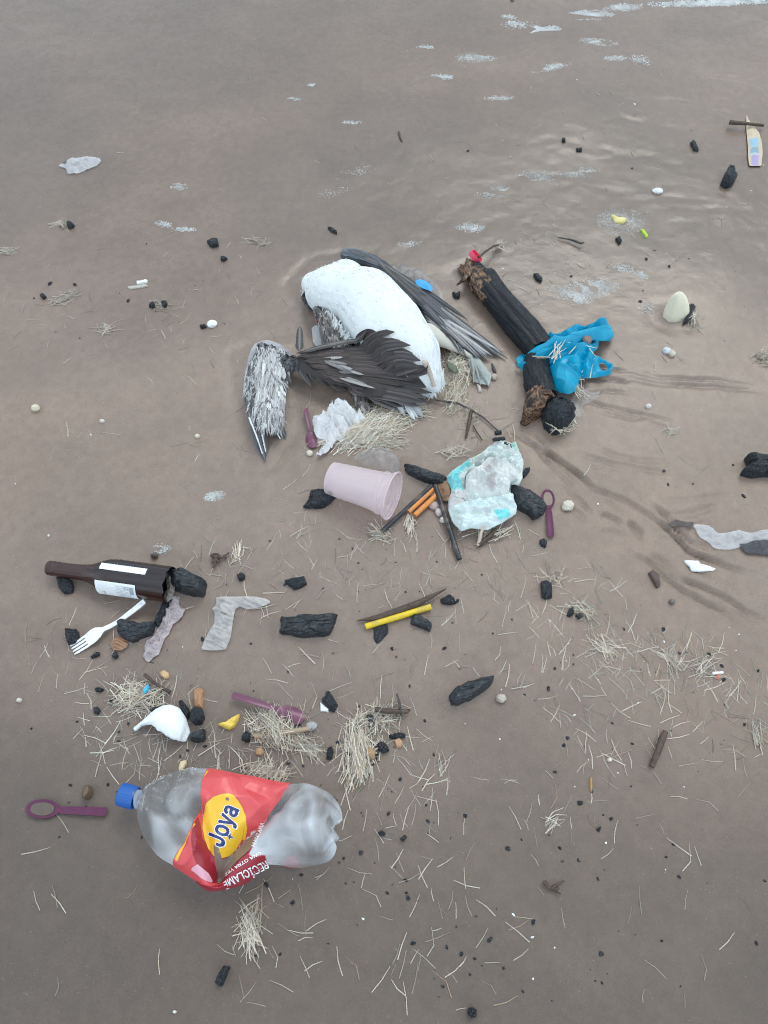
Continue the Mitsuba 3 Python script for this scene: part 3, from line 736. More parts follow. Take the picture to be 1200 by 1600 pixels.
for k in range(6):
    s = trimesh.creation.icosphere(subdivisions=1, radius=1.0)
    s.vertices *= (1 + pr.normal(size=(len(s.vertices), 1)) * .16) * np.array([1.35, .95, .62])
    small_shapes.append(mikit.ply(s, 'charcoal_material'))
for x, y, d in SMALL:
    q = G(x, y)
    r_ = d / 2 / scale_at(y) * .72
    key = thing('charcoal_fragment', 'small black charcoal fragment lying loose on the sand', 'charcoal', 'small loose charcoal fragments')
    scene[key] = {**small_shapes[pr.integers(6)], 'to_world': T().translate([q[0], q[1], float(hz(q[0], q[1])) + r_ * .25]).rotate([0, 0, 1], pr.uniform(0, 360)).scale([float(r_)] * 3)}

# ------------------------------------------------------------------ the dead seabird
def hull_chain(balls, flat=.78):
    """balls: [(frame x, frame y, z, r)] -> solid through them"""
    out = []
    sph = []
    for px, py, z, r in balls:
        s = Manifold.sphere(r, 28).scale((1, 1, flat)).translate(tuple(G(px, py, z)))
        sph.append(s)
    for a, b in zip(sph[:-1], sph[1:]):
        out.append(Manifold.batch_hull([a, b]))
    return out
BONES = {
 'torso': [(522,455,.052,.068),(570,466,.066,.078),(603,508,.064,.084),(636,550,.055,.072),(662,585,.036,.040),(678,604,.024,.016)],
 'breast': [(492,444,.038,.032),(540,432,.045,.045)],
 'neck': [(503,466,.045,.030),(516,500,.036,.030),(530,540,.028,.027),(552,590,.022,.020),(568,638,.012,.014)],
 'shoulder': [(486,464,.022,.020),(489,478,.012,.012)],
 'far_arm': [(545,398,.020,.020),(580,408,.020,.018),(640,452,.018,.014),(690,500,.012,.007)],
 'leg': [(668,520,.050,.024),(694,533,.034,.016),(718,547,.020,.008),(735,556,.010,.006)],
 'thin_leg': [(664,566,.094,.006),(671,580,.072,.0045),(678,602,.044,.005)],
 'near_arm': [(512,560,.040,.016),(486,566,.036,.014),(462,566,.034,.014)],
 'hand': [(452,572,.030,.015),(430,556,.026,.016),(412,545,.022,.014)],
}
solids = []
for k, b in BONES.items():
    solids += hull_chain(b)
bird = Manifold.batch_boolean(solids, __import__('manifold3d').OpType.Add).refine_to_length(.006)
bm = bird.to_mesh()
bird = trimesh.Trimesh(bm.vert_properties[:, :3], bm.tri_verts)
trimesh.smoothing.filter_taubin(bird, lamb=.5, nu=.52, iterations=14)
v = np.array(bird.vertices)
best, which = np.full(len(v), 9.0), np.zeros(len(v), int)
for k, (name, bl) in enumerate(BONES.items()):
    for a, b in zip(bl[:-1], bl[1:]):
        A, B = G(*a[:3]), G(*b[:3])
        t = np.clip(((v - A) @ (B - A)) / ((B - A) @ (B - A)), 0, 1)
        d = np.linalg.norm(v - A - t[:, None] * (B - A), axis=1) / (a[3] + t * (b[3] - a[3]))
        m = d < best
        best[m], which[m] = d[m], k
WHITE = np.array([.70, .735, .74])
tint = {'torso': WHITE, 'breast': WHITE, 'neck': (.15, .135, .13), 'shoulder': (.05, .055, .065), 'far_arm': (.075, .085, .10), 'leg': (.55, .52, .46), 'thin_leg': (.50, .43, .37), 'near_arm': (.05, .045, .045), 'hand': (.16, .15, .15)}
col = np.array([tint[n] for n in BONES])[which]
st = N2(v[:, 0] * 260, v[:, 1] * 70, 1, 3, 3)[:, None]
col = np.where((which == 2)[:, None], col * (.35 + 1.6 * st) + .18 * (st > .62), col * (.95 + .07 * st) * (.86 + .26 * N2(v[:, 0] * 1.3, v[:, 1], 16, 8, 3)[:, None]))
v = v + (np.array(bird.vertex_normals) * ((.003 * (N2(v[:, 0], v[:, 1], 45, 4, 3) - .5) + .0012 * (N2(v[:, 0], v[:, 1], 150, 6, 2) - .5))[:, None]))
bird.vertices = v
BK = thing('seabird', 'large dead seabird with white belly and spread dark brown wings on wet sand', 'bird')
part(BK, 'body', bird, 'feather_material', smooth=True, color=np.clip(col, 0, .9))
br = np.random.default_rng(41)

def feather(b, t, w, arch=.0, droop=.25, seg=9, curve=0.0, tipround=.5, dark=(.045, .04, .042), edge=(.10, .095, .095), shaft=(.16, .14, .13), r=br, split=0.0):
    """one feather from quill b to tip t: five rows, raised shaft, drooping vane edges"""
    b, t = np.asarray(b, float), np.asarray(t, float)
    L = np.linalg.norm(t - b)
    a = (t - b) / L
    s = np.cross(a, [0, 0, 1.0]); s /= np.linalg.norm(s)
    n = np.cross(s, a)
    u = np.linspace(0, 1, seg + 1)
    prof = np.minimum(1, (u / .22 + .12)) * np.sqrt(np.clip(1 - np.clip((u - tipround) / (1 - tipround), 0, 1) ** 2, 0, 1))
    prof[-1] = .06
    rows, cols = [], []
    off = np.array([-1, -.55, 0, .55, 1])
    shade = r.uniform(.6, 1.45)
    for k, uu in enumerate(u):
        c = b + a * L * uu + n * arch * 4 * uu * (1 - uu) + s * curve * uu * uu * L
        hw = w / 2 * prof[k]
        jit = 1 + r.normal() * .06 + (split * r.normal() if uu > .5 else 0)
        for o in off:
            rows.append(c + s * o * hw * (jit if abs(o) == 1 else 1) - n * droop * hw * o * o + n * (.0006 if o == 0 else 0) - a * abs(o) * hw * .5 * (k > 0))
            q = np.array(dark) if abs(o) == .55 else (np.array(edge) if abs(o) == 1 else np.array(shaft))
            cols.append(q * shade * (.85 + .3 * r.uniform()))
    v, f = strip(np.array(rows).reshape(seg + 1, 5, 3))
    return v, f, np.array(cols)

ray_body = trimesh.ray.ray_pyembree.RayMeshIntersector(bird) if trimesh.ray.has_embree else bird.ray
def above(v, gap=.004):
    """lift vertices that would lie inside the body"""
    o = v.copy(); o[:, 2] = 1.0
    hit = ray_body.intersects_first(o, np.tile([0, 0, -1.0], (len(v), 1)))
    ok = hit >= 0
    if ok.any():
        tri = np.array(bird.triangles)[hit[ok]]
        n = np.cross(tri[:, 1] - tri[:, 0], tri[:, 2] - tri[:, 0])
        n[np.abs(n[:, 2]) < 1e-9, 2] = 1e-9
        z = tri[:, 0, 2] - ((v[ok, :2] - tri[:, 0, :2]) * n[:, :2]).sum(1) / n[:, 2]
        v[ok, 2] = np.maximum(v[ok, 2], np.minimum(z, .16) + gap)
    v[:, 2] = np.maximum(v[:, 2], hz(v[:, 0], v[:, 1]) + .0015)
    return v

def curve_at(pts, t):
    pts = np.asarray(pts, float)
    s = np.linspace(0, 1, len(pts))
    return np.array([np.interp(t, s, pts[:, k]) for k in range(pts.shape[1])])

def layer(root, bases, tips, n, w, gap, name='feather', rnd=3.0, lift=True, stag=0.0, **kw):
    for k in range(n):
        t = (k + .5) / n + br.normal() * .12 / n
        b, e = curve_at(bases, t), curve_at(tips, t)
        b[:2] += br.normal(size=2) * rnd * .5; e[:2] += br.normal(size=2) * rnd
        if stag and k % 2:
            e = b + (e - b) * (1 - stag)
        v, f, c = feather(G(*b), G(*e), w * br.uniform(.85, 1.15), **kw)
        if lift:
            v = above(v, gap + .0015 * (k % 3))
        part(root, name, (v, f), 'feather_material', smooth=True, color=c)

# near wing: skin of the wing with the small coverts, then the layers of feathers on it
near = f'{BK}__near_wing'
def skin(poly, z0, seed, d=.006, dome=.012):
    q, f, e = fill(smooth_poly(GP(poly, z0), 60), d)
    v = np.column_stack([q, z0 + dome * (1 - np.exp(-e / .02)) + .004 * (N2(q[:, 0], q[:, 1], 60, seed) - .5)])
    return v, f
v, f = skin([(463,556),(500,548),(540,542),(580,545),(600,560),(610,585),(606,615),(585,622),(555,608),(514,598),(467,579)], .045, 3, dome=.014)
v = above(v, .002)
part(BK, 'near_wing', (v, f), 'feather_material', smooth=True, color=np.array([.026, .021, .022]) * (.6 + .8 * N2(v[:, 0], v[:, 1], 110, 2)[:, None]))
layer(near, [(520,548,.06),(535,560,.06),(552,582,.055),(565,600,.05),(572,615,.04),(560,612,.03)],
      [(612,541,.07),(632,553,.07),(648,568,.065),(660,582,.055),(668,596,.045),(675,610,.035),(674,622,.03),(664,631,.024),(640,637,.018),(606,630,.015)], 15, .0150, .007, rnd=1.2, stag=.06, tipround=.78, arch=.007, curve=.03, dark=(.024,.020,.022), edge=(.105,.092,.092), shaft=(.05,.045,.045), droop=.5)
layer(near, [(488,550,.062),(505,562,.060),(525,580,.056),(542,600,.05),(548,610,.04)],
      [(590,538,.075),(604,552,.072),(616,565,.068),(626,580,.06),(633,596,.052),(628,612,.042),(604,626,.03),(582,622,.025)], 15, .0150, .011, droop=.45, tipround=.7, stag=.08, arch=.006, dark=(.032,.025,.025), edge=(.085,.070,.068), shaft=(.05,.04,.04))
layer(near, [(472,552,.062),(486,560,.060),(502,576,.056),(522,594,.05)],
      [(548,540,.072),(562,550,.070),(574,562,.066),(584,576,.062),(590,592,.055),(582,608,.044),(560,606,.035)], 16, .0135, .014, droop=.4, tipround=.65, stag=.1, arch=.005, dark=(.034,.024,.023), edge=(.095,.075,.070), shaft=(.05,.04,.038))
layer(near, [(464,552,.058),(472,560,.058),(486,572,.054),(500,588,.046)],
      [(512,543,.068),(524,550,.066),(534,562,.062),(542,576,.058),(545,590,.05),(530,600,.04)], 22, .010, .016, arch=.005, dark=(.030,.021,.019), edge=(.075,.055,.050), shaft=(.04,.03,.028))
layer(near, [(500,560,.066),(520,570,.064),(540,590,.056)], [(530,566,.072),(556,582,.068),(580,604,.056)], 9, .009, .021, rnd=7, dark=(.30,.29,.29), edge=(.18,.17,.17), shaft=(.3,.29,.29))
layer(near, [(470,552,.066),(500,545,.07)], [(540,536,.08),(582,529,.085)], 4, .012, .016, rnd=2, dark=(.035,.033,.035), edge=(.07,.066,.068), arch=.006)
layer(near, [(556,606,.035),(580,618,.03)], [(600,630,.018),(632,640,.014)], 6, .013, .003, dark=(.16,.15,.145), edge=(.26,.24,.22), lift=True)
layer(near, [(463,552,.05),(463,552,.05)], [(462,508,.055),(464,512,.055)], 1, .016, .004, dark=(.03,.032,.036), edge=(.04,.042,.046))
layer(near, [(470,566,.04),(520,596,.03)], [(478,600,.012),(556,612,.012)], 9, .014, .002, rnd=5, dark=(.06,.055,.055), edge=(.2,.19,.19))
layer(near, [(620,620,.03),(650,628,.025)], [(634,650,.006),(664,650,.006)], 4, .014, .002, rnd=3, dark=(.34,.38,.39), edge=(.45,.48,.48), shaft=(.5,.5,.48))

# far wing, half under the body
far = f'{BK}__far_wing'
v, f = skin([(545,396),(585,401),(618,424),(650,447),(690,480),(722,505),(728,530),(700,530),(672,505),(640,470),(600,430)], .014, 5, dome=.010)
part(BK, 'far_wing', (v, f), 'feather_material', smooth=True, color=np.array([.022, .026, .034]) * (.6 + .8 * N2(v[:, 0], v[:, 1], 110, 2)[:, None]))
layer(far, [(648,452,.03),(655,468,.03),(662,486,.03),(668,505,.028)], [(795,564,.006),(778,560,.008),(764,562,.010),(750,560,.012),(736,557,.014),(722,550,.016),(705,542,.018)], 13, .017, .003, rnd=2.5, arch=.006, split=.12,
      dark=(.018,.020,.026), edge=(.072,.078,.090), shaft=(.24,.24,.24))
layer(far, [(600,412,.034),(616,428,.036),(632,448,.038)], [(726,500,.018),(718,512,.022),(704,518,.026),(690,516,.03)], 10, .016, .003, rnd=3, arch=.005, dark=(.018,.023,.032), edge=(.040,.048,.062), shaft=(.10,.10,.11))
layer(far, [(555,396,.03),(580,402,.034),(596,414,.04)], [(648,446,.032),(662,462,.036),(658,474,.04)], 12, .015, .004, rnd=4, arch=.004, dark=(.03,.036,.046), edge=(.075,.088,.10))
layer(far, [(532,392,.030),(548,392,.034),(560,396,.036)], [(586,402,.036),(600,410,.038),(610,422,.04)], 8, .016, .004, rnd=3, dark=(.08,.10,.125), edge=(.16,.19,.22))
layer(far, [(700,500,.03),(690,505,.03)], [(778,550,.012),(752,553,.012)], 6, .009, .006, rnd=3, dark=(.30,.30,.31), edge=(.18,.18,.19), shaft=(.4,.4,.4))

# outer half of the near wing, folded away on the sand: pale fluffy underside and bare quills
outer = f'{BK}__outer_wing'
OUT = [(397,536),(420,530),(440,538),(458,552),(458,579),(447,595),(444,626),(446,652),(442,676),(432,680),(422,672),(412,668),(400,664),(389,650),(379,611),(383,579),(391,548)]
v, f = skin(OUT, .010, 8, d=.004, dome=.030)
n_ = N2(v[:, 0] * 200, v[:, 1] * 90, 1, 5, 3)
part(BK, 'outer_wing', (v, f), 'feather_material', smooth=True, color=np.clip(np.array([.36, .36, .38]) * (.3 + 1.3 * n_[:, None]), 0, .8))
fluff, fluff_c = [], []
for k in range(290):
    t, u = (k + br.uniform()) / 290 if k < 200 else br.uniform(), br.uniform()
    lft = curve_at([(398,540),(387,575),(383,610),(391,644),(404,656)], t)
    rgt = curve_at([(446,545),(452,572),(442,612),(441,645),(438,660)], t)
    p = lft + (rgt - lft) * u
    L = br.uniform(16, 30)
    dx = -1 + 3 * u + br.normal() * 2.2
    edge_dark = u < .20 or (u > .85 and t < .45)
    tone = br.uniform(.30, .52) if not edge_dark else br.choice([.06, .11, .30])
    if t > .66: tone *= .7
    z = .028 + .014 * math.sin(math.pi * u) + .004 * br.uniform()
    v, f, c = feather(G(p[0], p[1], z), G(p[0] + dx, p[1] + L, z - .003 - .010 * max(0, t - .6) + .003 * br.uniform()), .0105 * br.uniform(.55, 1.15), arch=.0012, seg=6, curve=br.normal() * .14, split=.12,
                      dark=(tone, tone, tone * 1.03), edge=(tone * .80,) * 3, shaft=(tone * 1.06,) * 3, droop=.05)
    v[:, 2] = np.maximum(v[:, 2], hz(v[:, 0], v[:, 1]) + .002)
    if k < 200:
        part(outer, 'feather', (v, f), 'feather_material', smooth=True, color=np.clip(c, 0, .85))
    else:
        fluff.append((v, f)); fluff_c.append(np.clip(c, 0, .85))
for k in range(480):
    t, u = br.uniform(), br.uniform()
    p = curve_at([(398,538),(386,575),(382,610),(390,650),(404,668)], t); q = curve_at([(446,545),(454,572),(444,612),(443,650),(440,672)], t)
    p = p + (q - p) * u
    z = .034 + .014 * math.sin(math.pi * u)
    a = G(p[0], p[1], z); b = G(p[0] + br.normal() * 3 + 3 * (u - .5), p[1] + br.uniform(6, 15), z - .003 + br.normal() * .002)
    sd = np.cross(b - a, [0, 0, 1.0]); sd *= .0009 / (np.linalg.norm(sd) + 1e-9)
    fluff.append((np.array([a - sd, a + sd, (a + b) / 2 + sd, b, (a + b) / 2 - sd]), np.array([[0, 1, 2], [0, 2, 4], [4, 2, 3]])))
    fluff_c.append(np.repeat(np.array([[1, 1, 1.02]]) * br.choice([.12, .34, .46, .56]), 5, 0))
part(outer, 'down', join(fluff), 'feather_material', color=np.vstack(fluff_c), stuff=True)
for (b, e, w) in [((390,642,.032),(408,712,.006),.018),((397,645,.033),(414,721,.004),.019),((404,648,.032),(417,710,.006),.016),((420,656,.026),(439,688,.006),.010),((434,660,.024),(447,684,.004),.014)]:
    v, f, c = feather(G(*b), G(*e), w, seg=8, dark=(.05,.05,.055), edge=(.10,.10,.11), shaft=(.2,.2,.2))
    v[:, 2] = np.maximum(v[:, 2], hz(v[:, 0], v[:, 1]) + .002)
    part(outer, 'flight_feather', (v, f), 'feather_material', smooth=True, color=c)
for (b, e) in [((389,652,.041),(410,709,.010)),((403,653,.042),(415,706,.010)),((421,659,.040),(438,686,.010))]:
    part(outer, 'quill', tube([G(*b), (G(*b) + G(*e)) / 2 + [0.001, 0, .004], G(*e)], [.0018, .0018, .0010], 6), 'white_plastic', smooth=True)
# downy feathers over the belly and streaks on the neck
N_ = 2600
pts, fi = trimesh.sample.sample_surface(bird, N_ * 3, seed=3)
nm = np.array(bird.face_normals)[fi]
wv = which[np.array(bird.faces)[fi][:, 0]]
axis = G(680, 605, .03) - G(525, 430, .05); axis /= np.linalg.norm(axis)
naxis = G(535, 560, .03) - G(503, 466, .045); naxis /= np.linalg.norm(naxis)
def flakes(sel, ax, L, w, colf, lift=.0015, tilt=.10):
    ps, cs = [], []
    for p, n in zip(pts[sel], nm[sel]):
        a = ax + br.normal(size=3) * .22
        a -= n * (a @ n); a /= np.linalg.norm(a) + 1e-9
        s = np.cross(n, a)
        l, ww = L * br.uniform(.6, 1.2), w * br.uniform(.6, 1.2)
        q = p + n * lift
        ps.append((np.array([q - s * ww * .3, q + s * ww * .3, q + a * l * .6 + s * ww * .5 + n * tilt * l * .7, q + a * l + n * tilt * l * .5, q + a * l * .6 - s * ww * .5 + n * tilt * l * .7]), np.array([[0, 1, 2], [0, 2, 4], [4, 2, 3]])))
        cs.append(np.repeat(colf()[None], 5, 0))
    return join(ps), np.vstack(cs)
up_ = nm[:, 2] > -.2
sel = np.flatnonzero(up_ & ((wv == 0) | (wv == 1)))[:420]
m, c = flakes(sel, axis, .013, .0035, lambda: WHITE * br.uniform(.95, 1.03), lift=.0003, tilt=.015)
part(BK, 'belly_down', m, 'feather_material', color=np.clip(c, 0, .9), stuff=True)
sel = np.flatnonzero(up_ & (wv == 2))[:900]
m, c = flakes(sel, naxis, .012, .004, lambda: np.array([.17, .155, .15]) * br.choice([.25, .5, 1.0, 2.1]), lift=.001)
part(BK, 'neck_feathers', m, 'feather_material', color=np.clip(c, 0, .9), stuff=True)
sel = np.flatnonzero(up_ & ((wv == 3) | (wv == 8) | (wv == 7)))[:500]
m, c = flakes(sel, np.array([-.3, -1, 0]), .016, .006, lambda: np.array([.06, .06, .066]) * br.uniform(.5, 1.6), lift=.001)
part(BK, 'shoulder_feathers', m, 'feather_material', color=np.clip(c, 0, .9), stuff=True)
# ruffled edge where the belly meets neck, wing and tail
ps, cs = [], []
for k in range(420):
    t = br.uniform()
    p = curve_at([(474,452,.02),(484,462,.035),(500,472,.055),(520,490,.075),(535,512,.075),(548,530,.07)], t) if k % 2 else curve_at([(648,600,.02),(662,606,.022),(674,610,.02),(686,598,.03),(690,580,.045)], t)
    p[:2] += br.normal(size=2) * 2.5
    dx, dy = (br.normal() * 3 - 2, br.uniform(5, 13)) if k % 2 else (br.normal() * 4 + 2, br.uniform(6, 14))
    a, b = G(*p), G(p[0] + dx, p[1] + dy, max(p[2] - .012, .003))
    s = np.cross(b - a, [0, 0, 1.0]); s *= .0016 / (np.linalg.norm(s) + 1e-9)
    ps.append((np.array([a - s, a + s, (a + b) / 2 + s * .9, b, (a + b) / 2 - s * .9]), np.array([[0, 1, 2], [0, 2, 4], [4, 2, 3]])))
    cs.append(np.repeat((WHITE * br.uniform(.8, 1.0))[None], 5, 0))
part(BK, 'fringe_down', join(ps), 'feather_material', color=np.vstack(cs), stuff=True)
# webbed foot: three toes with a web, and the tail stub
foot = [(730,557),(746,558),(759,575),(768,588),(766,598),(764,604),(750,601),(741,598),(738,588),(733,574)]
m, e = sheet(foot, .010, seed=4, d=.0022, s=70, stretch=(2.4, .6), ang=-.9, lift=.006, base=.5)
vv = np.array(m.vertices)
part(BK, 'webbed_foot', m, 'painted', smooth=True, color=np.array([.34, .38, .37]) * (.75 + .5 * N2(vv[:, 0] * 2 + vv[:, 1], vv[:, 1], 90, 2)[:, None]), label='grey webbed foot spread flat')
foot_key = f'{BK}__webbed_foot'
for e_ in ((764,604), (751,602), (740,598)):
    part(foot_key, 'toe', tube([G(736,558,.018), G((736 + e_[0]) / 2 + 2, (558 + e_[1]) / 2, .020), G(*e_, .008)], [.003, .0028, .0015], 6), 'painted', smooth=True, color=np.tile([.30, .32, .30], (20, 1)))

# ------------------------------------------------------------------ logs
def log_mesh(centre, n=84, seed=0, flat=.8, jag=.02):
    """centre rows: (frame x, frame y, radius); lies on the sand"""
    P = np.array([G(a, b, r * .7) for a, b, r in centre])
    R_ = np.array([c[2] for c in centre])
    s = np.linspace(0, 1, len(P))
    u = np.linspace(0, 1, 80)
    P = np.array([PchipInterpolator(s, P[:, k])(u) for k in range(3)]).T
    R_ = PchipInterpolator(s, R_)(u)
    t = np.gradient(P, axis=0); t[:, 2] = 0; t /= np.linalg.norm(t, axis=1, keepdims=True)
    side = np.column_stack([t[:, 1], -t[:, 0], t[:, 0] * 0])
    th = np.arange(n) * 2 * np.pi / n
    rings = []
    for k in range(len(u)):
        nz = N2(np.cos(th) * 2.2 + seed, np.sin(th) * 2.2 + u[k] * 1.3, 1.6, seed, 3) - .5
        fine = N2(th * 6 + seed, u[k] * 5 + np.cos(th), 1.0, seed + 3, 2) - .5
        plate = meshkit.noise(np.column_stack([np.cos(th) * 3.4, np.sin(th) * 3.4, 0 * th + u[k] * 4.2]) + seed, seed + 12)
        rid = np.abs(2 * meshkit.fbm(np.column_stack([np.cos(th) * 5, np.sin(th) * 5, 0 * th + u[k] * 2.2]) + seed * 2, 3, seed + 14) - 1)
        r = R_[k] * (1 + .30 * nz + .04 * fine + .09 * np.floor(plate * 4) / 4 + .10 * np.minimum(rid * 2.2, .5) - .08)
        end = jag * ((u[k] < .02) * -1.0 + (u[k] > .98) * 1.0) * (N2(np.cos(th) * 2, np.sin(th) * 2, 2.4, seed + 7, 2))
        c = P[k].copy(); c[2] = hz(*P[k][:2]) + R_[k] * flat * .82
        rings.append(c + r[:, None] * (np.cos(th)[:, None] * side[k] + flat * np.sin(th)[:, None] * np.array([0, 0, 1.0])) + end[:, None] * t[k])
    return np.array(rings), t

rings, t_ = log_mesh([(757,437,.033),(775,462,.035),(798,490,.036),(820,515,.037),(842,541,.034)], seed=2)
LG = thing('log', 'long charred black log with a brown splintered end beside the far wing', 'log')
part(LG, 'bark', tm(*loft(rings)), 'wet_bark_material', smooth=35)
rings, t_ = log_mesh([(735,423,.020),(744,430,.029),(757,444,.034),(766,456,.032)], seed=6, jag=.045)
part(LG, 'burnt_end', tm(*loft(rings)), 'burnt_wood_material', smooth=40, label='brown splintered burnt end of the long log')
for k, (a, b) in enumerate([((742,420),(724,440)),((735,428),(713,446)),((750,425),(738,404)),((758,424),(742,405))]):
    part(LG, 'splinter', tube([G(*a, .03), G((a[0] + b[0]) / 2, (a[1] + b[1]) / 2, .030), G(*b, .012)], [.008, .006, .001], 5), 'burnt_wood_material' if k < 2 else 'charcoal_material')
rings, t_ = log_mesh([(839,566,.028),(839,582,.030),(842,598,.032),(848,616,.031)], seed=11)
LG = thing('log', 'short dark log with torn brown wood at its lower end, below the turquoise bag', 'log')
part(LG, 'bark', tm(*loft(rings)), 'wet_bark_material', smooth=35)
part(LG, 'torn_wood', chunk([(831,608),(822,618),(820,628),(818,642),(814,654),(821,659),(828,656),(838,650),(850,644),(858,634),(856,621),(846,612)], .052, seed=91, n=60, rough=.17, grain=.4), 'burnt_wood_material', label='torn brown wood end')
part(LG, 'splinter', tube([G(846,612,.05), G(858,612,.052), G(866,620,.045)], [.006, .006, .002], 5), 'burnt_wood_material')
single('charcoal_piece', chunk([(872 + 24 * math.cos(a), 650 + 21 * math.sin(a)) for a in np.arange(14) * math.pi / 7], .052, seed=44, n=56, rough=.2, grain=.4), 'charcoal_material',
       'round black charcoal ball at the lower end of the short dark log', 'charcoal')
ps, cs = [], []
for k in range(34):
    a = br.uniform(-.6, 2.4)
    p = G(874 + 23 * math.cos(a) + br.normal() * 2, 650 + 21 * math.sin(a) + br.normal() * 2, .012 + .02 * br.uniform())
    ps.append(stalk(p, a + br.normal() * .6 + 1.2, br.uniform(.015, .034), .0016, br.normal() * .4)); cs.append(np.repeat(straw_cols(1, br), 12, 0))
for k in range(24):
    p = G(906 - 2 + br.normal() * 6, 604 + br.normal() * 7, .010 + .01 * br.uniform())
    ps.append(stalk(p, 2.1 + br.normal() * .5, br.uniform(.02, .045), .0018, br.normal() * .3)); cs.append(np.repeat(straw_cols(1, br, 1.1), 12, 0))
single('straw_tuft', join(ps), 'straw_material', 'straw shreds round the charcoal ball and under the turquoise bag', 'straw tuft', color=np.vstack(cs))
m, e = sheet([(897,610),(906,602),(918,612),(935,613),(940,604),(934,622),(920,630),(909,634),(911,646),(905,655),(895,650),(889,634)], .008, seed=8, s=40)
single('plastic_film', m, 'clear_film', 'torn clear film on the sand below the turquoise bag', 'plastic film', smooth=True)

# pink cap, twig behind the long log
PC = thing('bottle_cap', 'pink red plastic lid standing at the splintered end of the long log', 'lid')
prof = [(0, .0), (.0, .0165), (.002, .0178), (.009, .018), (.0125, .0178), (.0125, .0160), (.003, .0158), (.003, 0)]
rg, _ = lathe(G(740,404,.022), G(745,399,.030), prof, 28)
part(PC, 'shell', tm(*loft(rg, False, False)), 'pink_plastic', smooth=35)
single('twig', tube([G(748,402,.030), G(760,392,.03), G(772,384,.022), G(786,381,.006)], [.0035, .003, .0026, .0012], 6), 'twig_material', 'thin bare twig sticking out above the pink lid', 'twig', smooth=True)
ps = [stalk(G(778 + br.normal() * 4, 383 + br.normal() * 3, .014), br.uniform(0, 3), .028, .0022, .2) for k in range(12)]
single('straw_tuft', join(ps), 'straw_material', 'pale straw shred stuck on the tip of the thin twig by the pink lid', 'straw tuft', color=straw_cols(144, br, .9))

# ------------------------------------------------------------------ turquoise bag
BG = thing('plastic_bag', 'crumpled turquoise plastic bag draped between the two charred logs', 'plastic bag')
bag = [(822,549),(825,543),(836,533),(853,526),(868,522),(879,519),(901,510),(929,503),(948,503),(959,509),(961,522),(953,530),(943,530),(937,528),(936,540),(929,546),(924,549),(927,558),(934,556),(948,558),(960,568),(955,582),(940,587),(926,586),(915,588),(907,590),(904,601),(893,607),(879,606),(872,602),(866,593),(860,580),(858,572),(848,575),(833,575),(818,575),(810,570),(807,563),(815,567),(822,566)]
m, e = sheet(bag, .050, seed=14, d=.0026, s=11, oct=2, stretch=(.7, 1.9), ang=.35, lift=.006, edge=.014, base=.3, holes=[[(936,564),(943,562),(950,568),(950,576),(944,576),(938,571)], [(911,521),(919,522),(925,528),(922,533),(914,531)]])
part(BG, 'film', m, 'blue_film', smooth=True)
m, e = sheet([(826,543),(836,534),(853,526),(879,519),(901,510),(929,503),(948,503),(959,509),(958,519),(946,525),(931,523),(912,522),(898,531),(880,540),(862,545),(840,548)], .044, seed=19, d=.0024, s=12, oct=2, stretch=(.5, 1.8), ang=.42, lift=.030, edge=.012, base=.4, zref=1.2)
part(BG, 'fold', m, 'blue_film', smooth=True)
m, e = sheet([(860,566),(868,556),(882,549),(893,547),(901,541),(912,552),(915,566),(910,580),(905,588),(903,600),(893,606),(879,605),(868,594),(861,580)], .044, seed=23, d=.0024, s=11, oct=2, stretch=(1.1, .8), ang=.9, lift=.016, edge=.016, base=.45, zref=1.0, puff=.012)
part(BG, 'fold', m, 'blue_film', smooth=True)
m, e = sheet([(905,536),(916,534),(929,543),(930,556),(926,568),(930,580),(920,585),(910,580),(908,560)], .036, seed=29, d=.0024, s=16, oct=2, lift=.018, edge=.010, base=.3, zref=1.0)
part(BG, 'fold', m, 'blue_film', smooth=True)
m, e = sheet([(806,561),(811,556),(822,552),(824,562),(816,573),(808,568)], .012, seed=31, d=.0026, s=40, lift=.004)
part(BG, 'fold', m, 'blue_film', smooth=True)
ps = [stalk(G(872 + br.normal() * 3, 546 + br.normal() * 6, .062), math.radians(75) + br.normal() * .3, br.uniform(.02, .04), .002, .2) for k in range(14)]
ps += [stalk(G(*q, .055), math.radians(a), .036, .002, .1) for q, a in [((900,536),-14),((920,541),-25),((927,552),-70),((896,545),50),((845,557),-8),((852,559),-4),((905,538),-20),((924,580),75)]]
single('straw_tuft', join(ps), 'straw_material', 'straw stalks lying on top of the turquoise bag', 'straw tuft', color=straw_cols(12 * len(ps), br, 1.1))
def pebble(x, y, rx, ry, h, seed, name, mt, label, cat, ang=0.0, z=0.0, rough=.22, colr=None, group=None):
    s = trimesh.creation.icosphere(subdivisions=3)
    vv = s.vertices
    d = 1 + rough * 2 * (meshkit.fbm(vv * 1.3 + seed * 3.7, 3, seed) - .5)
    sx, sy = rx / scale_at(y), abs(G(600, y - ry)[1] - G(600, y + ry)[1]) / 2
    q = vv * d[:, None] * [sx, sy, h]
    c_, s_ = math.cos(ang), math.sin(ang)
    q = q @ np.array([[c_, s_, 0], [-s_, c_, 0], [0, 0, 1]])
    g = G(x, y, h * .5 + z)
    s.vertices = q + [g[0], g[1], float(hz(g[0], g[1])) + z + h * .45]
    kw = {}
    if colr is not None:
        kw['color'] = np.clip(np.array(colr) * (.75 + .5 * meshkit.fbm(vv * 5 + seed, 3, seed)[:, None]), 0, .9)
    return single(name, s, mt, label, cat, group, smooth=True, **kw)
pebble(911,583,3,3,.008,1,'pebble','painted','white bead sized pebble on the lower rim of the turquoise bag','pebble',z=.02,colr=(.75,.76,.76))
pebble(917,527,8,9,.006,2,'sand_clump','painted','patch of brown wet sand caught in the turquoise bag','sand clump',z=.036,colr=(.20,.14,.125))

